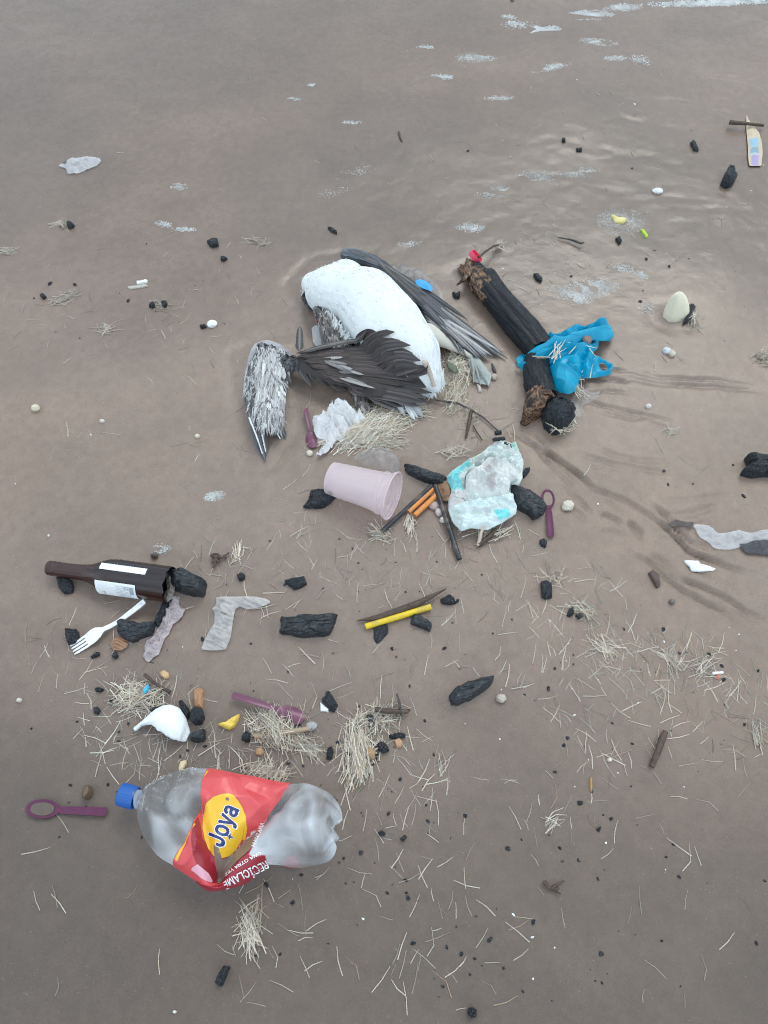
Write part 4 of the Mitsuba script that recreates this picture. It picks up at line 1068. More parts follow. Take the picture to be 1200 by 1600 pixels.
# ------------------------------------------------------------------ crumpled nappy
DK = thing('nappy', 'crumpled dirty white nappy with turquoise prints beside the black drinking straws', 'nappy')
P_out = [(698,743),(705,735),(716,726),(730,717),(741,711),(752,705),(762,697),(773,690),(783,684),(791,686),(797,691),(807,688),(813,703),(819,718),(818,733),(816,747),(810,758),(799,762),(803,770),(809,787),(807,800),(788,813),(763,825),(748,824),(735,822),(722,827),(713,820),(706,812),(702,800),(700,787),(701,776),(705,768),(706,760),(701,752)]
cyan = np.array([.05, .62, .66])
def nappy_cols(vv, patches, base=(.80, .83, .82), dirt=.5, seed=0):
    x, y = vv[:, 0], vv[:, 1]
    c = np.tile(np.array(base), (len(vv), 1))
    dn = N2(x, y, 38, seed, 3)
    dm = np.clip((dn - .55) / .2, 0, 1)[:, None] * dirt
    c = c * (1 - dm) + np.array([.34, .29, .27]) * dm
    for poly, z, cl in patches:
        P = sg.Polygon(GP(poly, z))
        d = shapely.distance(shapely.points(x, y), P) + .0035 * (N2(x, y, 120, 4, 2) - .5)
        m = np.clip(1 - d / .004, 0, 1)[:, None] * (.75 + .5 * (N2(x, y, 90, 9, 2)[:, None] - .5))
        c = c * (1 - m) + np.array(cl) * m
    return np.clip(c, 0, .9)
m, e = sheet(P_out, .036, seed=51, d=.0024, s=30, lift=.003, edge=.012, base=.3, jag=.01)
part(DK, 'backsheet', m, 'painted', smooth=True, color=nappy_cols(np.array(m.vertices), [([(698,745),(716,728),(731,718),(733,727),(714,745),(722,756),(722,764),(708,762)], .02, cyan), ([(798,692),(807,690),(811,702),(803,703)], .02, (.30,.62,.52)), ([(722,757),(729,742),(738,745),(735,760)], .03, (.30, .30, .31))], base=(.62,.69,.67), dirt=.6, seed=3))
m, e = sheet([(730,734),(741,722),(754,716),(764,706),(780,704),(797,714),(811,727),(813,739),(800,745),(797,760),(786,770),(768,774),(748,775),(735,770),(729,756)], .044, seed=57, d=.0024, s=22, lift=.026, edge=.016, base=.35, zref=1.2, puff=.010)
part(DK, 'padding', m, 'painted', smooth=True, color=nappy_cols(np.array(m.vertices), [([(738,716),(747,712),(751,717),(743,721)], .05, cyan), ([(755,733),(763,729),(762,737)], .05, (.4, .38, .4)), ([(758,760),(765,745),(772,742),(770,765)], .05, (.50, .46, .46))], base=(.62,.64,.63), dirt=.6, seed=5))
m, e = sheet([(704,770),(716,765),(730,763),(749,771),(770,768),(790,764),(803,768),(804,778),(809,787),(807,799),(788,812),(763,825),(748,823),(735,822),(722,827),(710,815),(701,795)], .026, seed=63, d=.0024, s=26, stretch=(.7, 1.5), lift=.020, edge=.012, base=.45, zref=1.2)
part(DK, 'front_flap', m, 'painted', smooth=True, color=nappy_cols(np.array(m.vertices), [([(773,801),(795,799),(795,806),(779,811)], .03, cyan), ([(704,772),(720,766),(728,768),(720,788),(704,792)], .03, (.48,.42,.41)), ([(708,800),(718,800),(722,822),(712,818)], .03, (.42,.50,.47))], base=(.60,.70,.70), dirt=.35, seed=8))
m, e = sheet([(795,745),(803,738),(814,742),(816,750),(809,760),(797,762)], .014, seed=67, d=.0022, s=60, lift=.022, base=.3, zref=1.0)
part(DK, 'gathered_cuff', m, 'painted', smooth=True, color=nappy_cols(np.array(m.vertices), [], base=(.58,.64,.61), dirt=.6, seed=4))
for k, (a, b, w) in enumerate([((769,694),(779,692),5),((766,702),(785,700),4),((778,703),(795,710),4.5)]):
    single('charcoal_piece', chunk([(a[0], a[1] - w / 2), (b[0], b[1] - w / 2), (b[0] + 2, b[1] + w / 2), (a[0] + 1, a[1] + w / 2)], .006, seed=200 + k, n=26, lift=.038 - .004 * k), 'charcoal_material', f'dark sliver lying on the top edge of the nappy, {("upper", "middle", "lowest")[k]} of three', 'charcoal')
single('straw_stick', tube([G(747,852,.004), G(752,832,.022), G(759,812,.034)], [.0042, .0030, .0026], 6), 'straw_material', 'thick cream stalk hooked over the lower rim of the nappy', 'straw stalk', smooth=True, color=np.tile([.55, .45, .36], (20, 1)))
single('stick', tube([G(748,851,.006), G(765,838,.007), G(775,826,.008)], [.005, .0045, .003], 7), 'twig_material', 'short brown stick under the lower rim of the nappy', 'stick', smooth=True)
ps = [stalk(G(720 + 80 * br.uniform(), 829 + br.normal() * 5, .006), br.normal() * .5 + (0 if k % 2 else .9), br.uniform(.025, .05), .0018, .1) for k in range(26)]
ps += [stalk(G(690 + 38 * br.uniform(), 700 + 14 * br.uniform(), .004), -.4 + br.normal() * .7, br.uniform(.025, .045), .0018, .1) for k in range(18)]
single('straw_tuft', join(ps), 'straw_material', 'straw stalks round the rim of the nappy', 'straw tuft', color=straw_cols(12 * len(ps), br))
# brown leaf husk and pebbles left of the nappy
m, e = sheet([(690,745),(697,748),(702,760),(704,772),(699,783),(690,780),(684,768),(685,754)], .020, seed=71, d=.0022, s=42, lift=.004, base=.3)
vv = np.array(m.vertices)
single('dry_leaf', m, 'painted', 'crumpled brown dry husk wedged between orange straws and nappy', 'dry leaf', smooth=True, color=np.array([.28, .15, .085]) * (.4 + 1.2 * N2(vv[:, 0], vv[:, 1], 130, 2)[:, None]))
for k, (x, y, rx, ry, c) in enumerate([(679,790,9,6,(.42,.33,.31)),(687,800,7,6,(.50,.44,.42)),(692,812,5,4,(.60,.58,.54))]):
    pebble(x, y, rx, ry, .008, 30 + k, 'pebble', 'painted', ('pinkish oval pebble under the orange drinking straws', 'rounded pale pebble left of the black drinking straw', 'small whitish pebble nearest the lower nappy corner')[k], 'pebble', colr=c)

# ------------------------------------------------------------------ drinking straws
def straw_tube(a, b, za, zb, r, mt, label, n=18):
    A, B = G(*a, za), G(*b, zb)
    L = np.linalg.norm(B - A)
    rg, _ = lathe(A, B, [(0, r * .82), (0, r), (L * .5, r), (L, r), (L, r * .82), (L * .5, r * .80), (0, r * .82)], n)
    return single('drinking_straw', tm(*loft(rg, False, False)), mt, label, 'drinking straw', smooth=40)
straw_tube((675,759), (596,831), .016, .006, .0046, 'black_plastic', 'black drinking straw pointing from the orange straws down to the left')
straw_tube((680,758), (718,874), .018, .006, .0050, 'black_plastic', 'black drinking straw pointing down between orange straws and open sand')
straw_tube((677,764), (638,800), .012, .008, .0052, 'orange_plastic', 'orange drinking straw next to the black one under the cup')
straw_tube((684,772), (648,805), .012, .008, .0052, 'orange_plastic', 'orange drinking straw nearer to the nappy')
straw_tube((571,979), (673,948), .007, .008, .0056, 'yellow_plastic', 'yellow drinking straw beside a pointed brown stick')
A = np.array([G(558,970,.006), G(590,965,.009), G(625,953,.010), G(650,944,.010), G(672,933,.012), G(697,920,.012)])
single('stick', tube(A, [.0012, .0052, .0062, .0062, .0045, .0012], 9), 'twig_material', 'pointed brown stick lying along the yellow drinking straw', 'stick', smooth=True)
single('shell_flake', chunk([(584,979),(596,975),(606,975),(607,982),(606,989),(597,1000),(589,1005),(584,997)], .006, seed=301, n=40), 'charcoal_material', 'grey green rounded flake just below the left half of the yellow straw', 'shell flake')

# ------------------------------------------------------------------ pink tinted cup
CP = thing('plastic_cup', 'frosted plastic cup with a pink tint lying on its side', 'cup')
ra, rb = .0325, .0455
A, B = G(516,748,ra + .002), G(614,777,rb + .002)
A[2] = hz(A[0], A[1]) + ra + .006; B[2] = hz(B[0], B[1]) + rb + .006
L = np.linalg.norm(B - A)
def rr(l): return ra + (rb - .003 - ra) * l / L
prof = [(.004, 0), (.004, ra * .8), (0, ra * .88), (.002, ra), (L * .10, rr(L * .1))] + [(L * q, rr(L * q) + (.0004 if k % 2 else 0)) for k, q in enumerate(np.linspace(.15, .76, 12))]
prof += [(L * .80, rr(L * .80)), (L * .81, rr(L * .8) + .0022), (L * .86, rr(L * .86) + .0024), (L * .87, rr(L * .87) + .0006), (L * .93, rr(L * .93) + .001), (L * .94, rb + .0002), (L * .975, rb + .0015), (L * .99, rb + .003), (L, rb + .002), (L * .99, rb)]
dent = lambda k, th: .0
rg, (o_, t_, s_, w_) = lathe(A, B, prof, 64)
# a shallow dent along the near side
q = rg - (o_ + (rg - o_) @ t_[:, None] * t_)
rg = rg - q * (.05 * np.exp(-((rg - (A + B) / 2) @ s_ * 0 + (((rg - o_) @ t_) - .55 * L) ** 2 / .0012))[..., None]) * ((q @ w_) < 0)[..., None]
part(CP, 'wall', tm(*loft(rg, False, False)), 'frosted_cup_plastic', smooth=40)
th = np.arange(65) * 2 * np.pi / 64
rim = tube(np.array([B - t_ * .001 + (rb + .0022) * (math.cos(a) * s_ + math.sin(a) * w_) for a in th]), .0016, 6, caps=False)
part(CP, 'rim', rim, 'frosted_cup_plastic', smooth=True)
m, e = sheet([(552,712),(560,703),(573,698),(590,700),(610,703),(622,711),(625,724),(623,735),(611,738),(598,733),(580,728),(560,722)], .030, seed=81, d=.0026, s=18, lift=.003, base=.1, edge=.010, oct=2, jag=.02)
single('plastic_scrap', m, 'clear_film', 'clear plastic scrap behind the frosted cup', 'plastic scrap', smooth=22)

# ------------------------------------------------------------------ spoons and fork
def cutlery(a, b, W, Wh, kind, mt, label, bowl=.36, depth=.007, lift=.001, rise=.006, flip=False, fillsand=False, curve=0.0):
    """a: bowl tip, b: handle end (frame points)"""
    z0 = .004
    A, B = G(*a, z0), G(*b, z0)
    t = B - A; L = np.linalg.norm(t); t = t / L
    s = np.array([-t[1], t[0], 0])
    m, n = 60, 15
    u = np.linspace(0, 1, m); o = np.linspace(-1, 1, n)
    def width(q):
        e = np.sqrt(np.clip(1 - ((q - bowl / 2) / (bowl / 2)) ** 2, 0, 1)) * W / 2
        h = Wh / 2 * (1 + .22 * (q - bowl) / (1 - bowl))
        k = np.clip((q - bowl * .80) / (bowl * .28), 0, 1); k = k * k * (3 - 2 * k)
        return np.where(q < bowl * .5, e, np.maximum(e, h * k)) * np.clip((1.004 - q) / .02, .35, 1) ** .5
    def zed(q, oo):
        bm_ = np.clip(1 - ((q - bowl * .48) / (bowl * .5)) ** 2, 0, 1)
        dish = -depth * bm_ * (1 - oo ** 2)
        hand = rise * np.sin(np.clip((q - bowl * .7) / (1 - bowl * .7), 0, 1) * np.pi * .75) + .0012 * (q > bowl * 1.15) * np.abs(oo) ** 2
        return (dish + depth * .9) * (-1 if flip else 1) * bm_ ** .3 + (depth if flip else 0) + hand
    U, O = np.meshgrid(u, o, indexing='ij')
    Wd = width(U)
    base = A + U[..., None] * L * t + (O * Wd)[..., None] * s + (curve * (U - .5) ** 2 * L)[..., None] * s
    zt = zed(U, O)
    g = hz(base[..., 0], base[..., 1])
    topv = base.copy(); topv[..., 2] = g + lift + zt + .0016
    bot = base.copy(); bot[..., 2] = g + lift + zt
    ring = np.concatenate([topv, bot[:, ::-1]], 1)
    key = thing('plastic_spoon' if kind == 'spoon' else 'plastic_fork', label, kind)
    if kind == 'spoon':
        part(key, 'spoon_body', tm(*loft(ring, True, True)), mt, smooth=45)
        if fillsand:
            k = (u > bowl * .14) & (u < bowl * .86)
            q = topv[k].copy()
            mid = q.mean(1, keepdims=True)
            e_ = (u[k] / bowl - .5)
            f_ = .70 * np.sqrt(np.clip(1 - (e_ / .37) ** 2, 0, 1)) / np.sqrt(np.clip(1 - (e_ / .5) ** 2, .05, 1))
            q[..., :2] = (mid + (q - mid) * f_[:, None, None])[..., :2]
            q[..., 2] = topv[k][:, [0, -1], 2].mean(1)[:, None] * .55 + topv[k][:, [n // 2], 2] * .45 + .0004
            part(key, 'sand_fill', strip(q), 'sand_material', smooth=True, label='sand lying in the spoon bowl')
    return key, (A, t, s, L)
cutlery((490,700),(478,642), .026, .008, 'spoon', 'purple_plastic', 'purple spoon with an upright handle left of the white tissue', bowl=.42, depth=.006, flip=True)
cutlery((855,765),(860,840), .026, .011, 'spoon', 'clear_purple_plastic', 'translucent purple spoon with a sandy bowl right of the nappy', bowl=.42, fillsand=True, depth=.005)
cutlery((476,1124),(364,1089), .031, .010, 'spoon', 'purple_plastic', 'purple spoon half covered by the rounded straw clump', bowl=.40, depth=.007, flip=True, rise=.008)
cutlery((40,1263),(168,1270), .029, .011, 'spoon', 'clear_purple_plastic', 'translucent purple spoon on bare sand left of the blue bottle cap', bowl=.42, fillsand=True, depth=.005, curve=.02)
# fork
A, B = G(113,1016,.003), G(227,941,.020)
t = B - A; L = np.linalg.norm(t); t /= L
s = np.array([-t[1], t[0], 0]); s /= np.linalg.norm(s)
FK = thing('plastic_fork', 'white plastic fork leaning towards the brown bottle', 'fork')
def fork_z(u):
    return .0022 + .010 * np.exp(-((u - .38) / .16) ** 2) + .022 * np.clip((u - .45) / .55, 0, 1) ** 1.3
def bar(us, ws, offs, th=.0022):
    rings = []
    for u, w, o in zip(us, ws, offs):
        c = A + t * u * L + s * o; c[2] = hz(c[0], c[1]) + float(fork_z(u))
        rings.append([c - s * w / 2, c - s * w / 2 + [0, 0, th], c + [0, 0, th * .8], c + s * w / 2 + [0, 0, th], c + s * w / 2, c + [0, 0, -.0004]])
    return tm(*loft(np.array(rings), True, True))
u = np.linspace(.19, 1, 40)
w = np.interp(u, [.19, .24, .30, .36, .42, .6, .98, 1], [.023, .0255, .0255, .021, .0085, .0085, .011, .008])
part(FK, 'handle', bar(u, w, u * 0), 'white_plastic', smooth=40)
for k in range(4):
    o = (k - 1.5) * .0068
    u = np.linspace(0, .20, 10)
    part(FK, 'tine', bar(u, np.interp(u, [0, .04, .2], [.0012, .0034, .0044]), o * np.interp(u, [0, .2], [.92, 1.0])), 'white_plastic', smooth=40)

# ------------------------------------------------------------------ brown glass bottle
BB = thing('glass_bottle', 'brown glass beer bottle with a white label and a broken base', 'bottle')
R0 = .0335
A, B = G(77,889,.016), G(268,914,R0)
A[2] = hz(A[0], A[1]) + .022; B[2] = hz(B[0], B[1]) + R0 + .001
L = np.linalg.norm(B - A)
prof = [(.0, .0085), (0, .0125), (.002, .0138), (.012, .0140), (.014, .0128), (.016, .0126), (.020, .0142), (.026, .0138), (.045, .0136), (.070, .0150), (.085, .0175), (.098, .0225), (.110, .0280), (.122, .0318), (.134, .0332), (.145, R0), (L * .9, R0), (L - .006, R0), (L, R0 * .985), (L - .003, R0 * .93), (L - .022, R0 * .86), (L - .026, 0)]
chip = lambda k, th: (-.010 * N2(np.cos(th) * 2, np.sin(th) * 2, 2.3, 6, 3) + .006 * N2(np.cos(th) * 2, np.sin(th) * 2, 6, 9, 2)) if k in (18, 19) else 0
rg, (o_, t_, s_, w_) = lathe(A, B, prof, 64, jag=chip)
part(BB, 'glass', tm(*loft(rg, True, False)), 'amber_glass', smooth=38)
def patch(l0, l1, a0, a1, off, mt, name, n=30, wob=0.0, parent=None):
    th = np.linspace(a0, a1, n); ls = np.linspace(l0, l1, 12)
    q = np.array([[o_ + t_ * (l + wob * math.sin(a * 9 + k)) + (R0 + off) * (math.cos(a) * s_ + math.sin(a) * w_) for a in th] for k, l in enumerate(ls)])
    return part(parent or BB, name, strip(q), mt, smooth=True)
# s_ lies across the bottle (towards the camera or away), w_ up
sgn = 1 if s_[1] < 0 else -1
def ang(deg):                      # degrees above the horizontal on the near side
    a = math.radians(deg)
    return a if sgn > 0 else math.pi - a
k_ = patch(.112, .190, ang(-22), ang(50), .0006, 'label_paper', 'front_label')
k2 = patch(.116, .205, ang(86), ang(108), .0006, 'label_paper', 'back_label')
for a in np.linspace(40, -8, 9):
    patch(.150 + .006 * br.uniform(), .176 + .01 * br.uniform(), ang(a), ang(a - 1.1), .0009, 'grey_print', 'print_line', 4, parent=k_)
for (l, a) in [(.168, 40), (.174, 40), (.168, 34), (.174, 34), (.126, 12), (.126, 4)]:
    patch(l, l + .0035, ang(a), ang(a - 4), .0011, 'grey_print', 'print_mark', 4, parent=k_)
patch(.1785, .1865, ang(40), ang(12), .0009, 'grey_print', 'print_mark', 8, parent=k_)
m, e = sheet([(255,893),(264,887),(270,897),(271,915),(268,930),(258,938),(252,930),(259,915)], .030, seed=96, d=.0022, s=40, lift=.020, base=.2, zref=1.2)
vv = np.array(m.vertices)
part(BB, 'torn_foil', m, 'painted', smooth=True, color=np.array([.20, .18, .17]) * (.2 + 1.8 * N2(vv[:, 0], vv[:, 1], 160, 2)[:, None] ** 1.5), label='crusted pale flakes at the broken base')

# ------------------------------------------------------------------ tissues, films and bags lying flat
def flat_thing(name, pts, h, mt, label, cat, colr=None, **kw):
    m, e = sheet(pts, h, **kw)
    if colr is None:
        return single(name, m, mt, label, cat, smooth=True)
    vv = np.array(m.vertices)
    n_ = N2(vv[:, 0], vv[:, 1], 70, 4, 4)[:, None]
    return single(name, m, mt, label, cat, smooth=True, color=np.clip(np.array(colr) * (.72 + .5 * n_), 0, .88))
flat_thing('tissue', [(337,932),(348,930),(362,931),(380,930),(400,931),(417,935),(423,940),(412,946),(398,950),(386,951),(374,946),(367,951),(363,972),(362,985),(358,1000),(352,1014),(338,1015),(313,1014),(318,1001),(326,985),(334,972),(335,955),(330,950),(337,944)], .020, 'wet_tissue', 'limp off white tissue bent in a right angle beside the charcoal block', 'tissue', seed=102, d=.0022, s=34, stretch=(1.7,.5), ang=1.2, lift=.002, base=.1, edge=.008)
flat_thing('tissue', [(262,935),(272,925),(282,930),(278,944),(289,952),(282,966),(270,974),(266,986),(258,998),(250,1012),(246,1024),(232,1026),(221,1027),(226,1012),(225,1002),(238,994),(246,980),(252,966),(256,950)], .014, 'painted', 'lilac grey shredded tissue trailing down from the base of the brown bottle', 'tissue', colr=(.42,.365,.38), seed=107, d=.0020, s=60, lift=.001, base=.05, jag=.30, edge=.006)
flat_thing('tissue', [(488,653),(498,646),(505,643),(511,634),(520,630),(532,629),(543,628),(552,634),(558,642),(568,643),(575,650),(570,656),(560,660),(550,666),(541,674),(533,683),(525,681),(519,690),(513,697),(503,704),(492,707),(501,695),(510,685),(506,679),(494,676),(489,667)], .060, 'painted', 'crumpled bright white tissue beside the purple spoon under the bird wing', 'tissue', colr=(.86,.86,.865), oct=3, seed=111, d=.0022, s=30, stretch=(1.8,.55), ang=.85, lift=.003, base=.05, jag=.10, edge=.010)
flat_thing('plastic_bag', [(90,257),(100,253),(108,246),(122,244),(140,243),(155,245),(158,250),(150,258),(136,264),(120,270),(106,271),(103,263)], .018, 'milky_film', 'small lilac white plastic scrap on the wet upper left sand', 'plastic bag', seed=115, d=.003, s=26, lift=.001, base=.05, jag=.08)
flat_thing('plastic_film', [(1084,818),(1098,818),(1110,820),(1122,832),(1140,831),(1155,827),(1175,832),(1190,828),(1215,824),(1215,846),(1195,842),(1175,846),(1152,856),(1136,859),(1118,856),(1105,845),(1092,834)], .020, 'milky_film', 'long milky plastic film cut by the right edge above the drainage channels', 'plastic film', seed=121, d=.0032, s=30, stretch=(.7,1.6), lift=.001, base=.02, jag=.10, oct=3)
flat_thing('seaweed', [(1154,850),(1165,851),(1178,845),(1190,846),(1212,845),(1212,868),(1195,868),(1180,866),(1168,866),(1160,860)], .012, 'painted', 'dark matted seaweed under the milky film at the right edge', 'seaweed', colr=(.055,.055,.065), seed=124, d=.0026, s=50, lift=.004, jag=.06)
flat_thing('seaweed', [(1041,820),(1047,818),(1056,812),(1065,815),(1074,817),(1083,816),(1083,823),(1074,824),(1060,822),(1048,823)], .008, 'painted', 'small dark seaweed strand at the left end of the milky film', 'seaweed', colr=(.075,.06,.06), seed=127, d=.0022, s=60, lift=.003, jag=.06)
flat_thing('plastic_bag', [(487,513),(492,508),(500,507),(508,510),(512,525),(510,545),(498,546),(489,535)], .020, 'milky_film', 'pale grey plastic bag peeping out left of the bird neck', 'plastic bag', seed=131, d=.003, s=16, lift=.006, puff=.015, base=.4)
flat_thing('plastic_scrap', [(493,502),(498,497),(503,502),(501,509),(494,509)], .010, 'pink_plastic', 'small pink plastic scrap beside the dark shoulder of the bird', 'plastic scrap', seed=133, d=.002, s=40, lift=.014)
CB = thing('plastic_bag', 'clear plastic bag with a blue print behind the far wing', 'plastic bag')
m, e = sheet([(605,420),(618,412),(640,412),(654,420),(668,428),(682,440),(690,452),(694,466),(684,470),(668,462),(650,452),(630,440)], .034, seed=137, d=.0026, s=18, lift=.003, base=.1, oct=2, jag=.02)
part(CB, 'film', m, 'clear_film', smooth=22)
m, e = sheet([(648,440),(656,436),(668,441),(676,449),(675,456),(664,452),(652,447)], .010, seed=139, d=.0022, s=26, lift=.036, zref=3.6)
part(CB, 'blue_print', m, 'painted', smooth=True, color=np.tile([.04, .33, .72], (len(m.vertices), 1)), label='bright blue printed patch')
WB = thing('wrapper', 'faded cream wrapper strip with blue and lilac print at the upper right', 'wrapper')
m, e = sheet([(1166,180),(1169,186),(1176,196),(1186,208),(1190,222),(1191,240),(1189,261),(1170,261),(1168,245),(1168,225),(1166,200)], .010, seed=141, d=.004, s=20, lift=.003, base=.4)
vv = np.array(m.vertices)
c = np.tile([.50, .42, .30], (len(vv), 1)) * (.8 + .4 * N2(vv[:, 0], vv[:, 1], 60, 3)[:, None])
for poly, cl in [([(1171,218),(1184,218),(1184,232),(1171,232)], (.25,.42,.54)), ([(1172,233),(1184,233),(1184,242),(1171,242)], (.20,.30,.40)), ([(1173,246),(1184,246),(1184,261),(1173,261)], (.34,.29,.50)), ([(1171,242),(1184,242),(1184,246),(1171,246)], (.4,.44,.5))]:
    c[shapely.contains_xy(sg.Polygon(GP(poly, .004)), vv[:, 0], vv[:, 1])] = cl
part(WB, 'film', m, 'painted', smooth=True, color=c)
single('stick', tube([G(1140,191,.014), G(1165,193,.016), G(1193,196,.012)], [.0065, .0045, .0040], 8), 'twig_material', 'short dark stick lying across the cream wrapper strip', 'stick', smooth=True)
single('stick', tube([G(1040,1143,.006), G(1033,1158,.008), G(1029,1172,.009), G(1018,1198,.006)], [.0045, .0062, .0052, .0045], 8, squash=.8), 'twig_material', 'lone dark driftwood stick on the lower right sand', 'stick', smooth=True)
single('twig', tube([G(680,625,.004), G(695,627,.008), G(715,630,.009), G(734,639,.008), G(755,652,.006), G(780,675,.003)], [.0010, .0028, .0020, .0017, .0016, .0016], 7), 'black_plastic', 'thin dark twig running down right from under the bird tail', 'twig', smooth=True)
single('twig', tube([G(737,640,.008), G(733,660,.008), G(728,684,.004)], [.0032, .0040, .0022], 6), 'twig_material', 'short upright brown twig crossing under the thin dark twig', 'twig', smooth=True)
single('twig', tube([G(739,664,.004), G(745,675,.004), G(753,687,.003)], [.0012, .0016, .0012], 5), 'twig_material', 'hair thin twig end below the short upright twig', 'twig', smooth=True)
single('twig', tube([G(872,371,.004), G(890,374,.006), G(908,380,.008), G(913,379,.006)], [.0012, .0022, .0035, .0012], 6), 'black_plastic', 'black forked twig on the wet sand right of the log end', 'twig', smooth=True)
single('twig', tube([G(623,206,.006), G(625,214,.005), G(628,221,.003)], [.003, .0024, .0018], 6), 'twig_material', 'tiny dark twig end on the shiny upper sand', 'twig', smooth=True)
single('twig', tube([G(226,1054,.010), G(240,1066,.014), G(255,1076,.010), G(266,1081,.008)], [.0030, .0030, .0026, .0040], 7), 'twig_material', 'brown curved twig with a black knob above the straw heap', 'twig', smooth=True)
single('twig', tube([G(620,1084,.016), G(624,1098,.018), G(627,1118,.010)], [.0014, .0024, .0020], 6), 'black_plastic', 'thin black twig upright in the tangled straw', 'twig', smooth=True)
single('stick', tube([G(586,1108,.010), G(606,1111,.012), G(638,1112,.010)], [.0040, .0048, .0034], 7), 'twig_material', 'grey brown stick lying flat in the tangled straw', 'stick', smooth=True)
single('stick', tube([G(398,1150,.006), G(440,1146,.008), G(486,1138,.006)], [.0052, .0050, .0040], 7), 'straw_material', 'pale flat reed under the rounded straw clump', 'reed', smooth=True, color=np.tile([.36, .27, .19], (26, 1))[:23])
SW = thing('seaweed', 'dark red brown branched seaweed scrap on the bare lower sand', 'seaweed')
for a in ([(850,1377),(856,1386),(866,1390),(876,1397)], [(862,1388),(870,1382),(882,1376)], [(866,1389),(874,1388)]):
    part(SW, 'branch', tube([G(*p, .006) for p in a], np.linspace(.0030, .0012, len(a)), 6), 'twig_material', smooth=True)
SW = thing('seaweed', 'dark purple seaweed scrap between the brown bottle and the small straw fan', 'seaweed')
for a in ([(330,867),(336,871),(341,870),(347,872),(352,868),(358,863)], [(338,872),(335,876),(337,881),(333,887)], [(344,871),(340,866),(333,865)], [(337,874),(343,879)], [(350,868),(353,872)], [(334,876),(330,880)]):
    part(SW, 'branch', tube([G(*p, .006) for p in a], np.linspace(.0034, .0016, len(a)), 6), 'twig_material', smooth=True)

# ------------------------------------------------------------------ shards, shells, chips
SH = thing('ceramic_shard', 'curved white shard arched over the sand below the straw heap', 'shard')
A, B = G(212,1140,.004), G(297,1152,.004)
q = []
outl_t = [(208,1137),(222,1126),(238,1112),(254,1102),(268,1101),(280,1106),(290,1120),(297,1143)]
outl_b = [(210,1143),(221,1134),(233,1131),(243,1137),(254,1147),(268,1153),(280,1157),(289,1158)]
for k in range(24):
    t = k / 23
    a, b = curve_at(outl_t, t) + br.normal(size=2) * .35, curve_at(outl_b, t) + br.normal(size=2) * .9
    row = []
    for j in range(14):
        w_ = j / 13
        x, y = a + (b - a) * w_
        z = .004 + .034 * math.sin(math.pi * min(.97, max(.03, t))) ** .7 * (.25 + .75 * math.sin(math.pi * (.15 + .62 * w_)))
        g = G(x, y, z)
        row.append([g[0], g[1], float(hz(g[0], g[1])) + z + .0012 * (float(N2(t * 3, w_ * 3, 1, 4, 2)) - .5)])
    q.append(row)
q = np.array(q)
outer_ = q; inner_ = q - [0, 0, .0035]
rg = np.concatenate([outer_, inner_[:, ::-1]], 1)
scene[SH] = mikit.ply(tm(*loft(rg, True, True)), 'white_ceramic', smooth=45)
def chip(pts, h, colr, name, label, cat, seed, lift=0.0, mt='painted', rough=.12):
    m = chunk(pts, h, seed=seed, n=36, rough=rough, lift=lift, grain=.2)
    vv = np.array(m.vertices)
    return single(name, m, mt, label, cat, color=np.clip(np.array(colr) * (.7 + .6 * N2(vv[:, 0], vv[:, 1], 150, seed, 3)[:, None]), 0, .9))
chip([(500,1097),(514,1108),(513,1111),(501,1111)], .005, (.80,.83,.84), 'ceramic_chip', 'tiny white chip under the left side of a charcoal bit', 'chip', 401)
chip([(304,1078),(311,1074),(318,1077),(317,1092),(316,1107),(304,1106),(303,1092)], .012, (.36,.19,.10), 'wood_chip', 'orange brown wood chip standing over a charcoal lump', 'wood chip', 402)
chip([(230,1078),(236,1073),(235,1083),(229,1087),(227,1083)], .006, (.05,.45,.72), 'plastic_chip', 'bright blue plastic chip in the straw heap above the white shard', 'plastic chip', 403, lift=.014)
chip([(341,1132),(352,1130),(362,1122),(375,1116),(371,1127),(366,1136),(358,1140),(350,1136)], .012, (.72,.52,.10), 'plastic_scrap', 'curled yellow plastic scrap at the left of the rounded straw clump', 'plastic scrap', 404)
chip([(250,1050),(257,1047),(264,1052),(264,1059),(258,1061),(251,1056)], .008, (.50,.35,.19), 'shell', 'tan shell bit above the straw heap with the blue chip', 'shell', 405)
chip([(282,1190),(290,1187),(292,1192),(286,1203),(280,1206),(279,1199)], .008, (.60,.50,.33), 'shell', 'cream shell bit touching the top of the soda bottle shoulder', 'shell', 406)
chip([(616,1156),(624,1152),(629,1158),(627,1167),(620,1168)], .008, (.45,.27,.16), 'shell', 'orange tan shell bit right of the brush shaped tuft', 'shell', 407)
chip([(572,1172),(582,1168),(588,1176),(584,1187),(575,1185)], .008, (.34,.22,.12), 'wood_chip', 'brown husk bit in the lower brush shaped tuft', 'wood chip', 408, lift=.004)
chip([(398,1170),(408,1166),(414,1174),(408,1181),(400,1179)], .006, (.36,.22,.12), 'wood_chip', 'small brown bark bit below the rounded straw clump', 'wood chip', 409)
chip([(1068,876),(1080,876),(1092,877),(1092,881),(1104,884),(1118,889),(1112,892),(1080,893),(1078,886)], .006, (.80,.84,.85), 'plastic_scrap', 'broken white plastic piece below the milky film', 'plastic scrap', 410)
chip([(1113,1050),(1130,1049),(1131,1052),(1114,1054)], .005, (.82,.82,.84), 'wrapper_scrap', 'tiny white wrapper scrap in the straw field', 'wrapper scrap', 411)
chip([(1120,1054),(1126,1054),(1124,1061),(1119,1060)], .004, (.55,.20,.15), 'wrapper_scrap', 'tiny red corner just under the white wrapper scrap', 'wrapper scrap', 412)
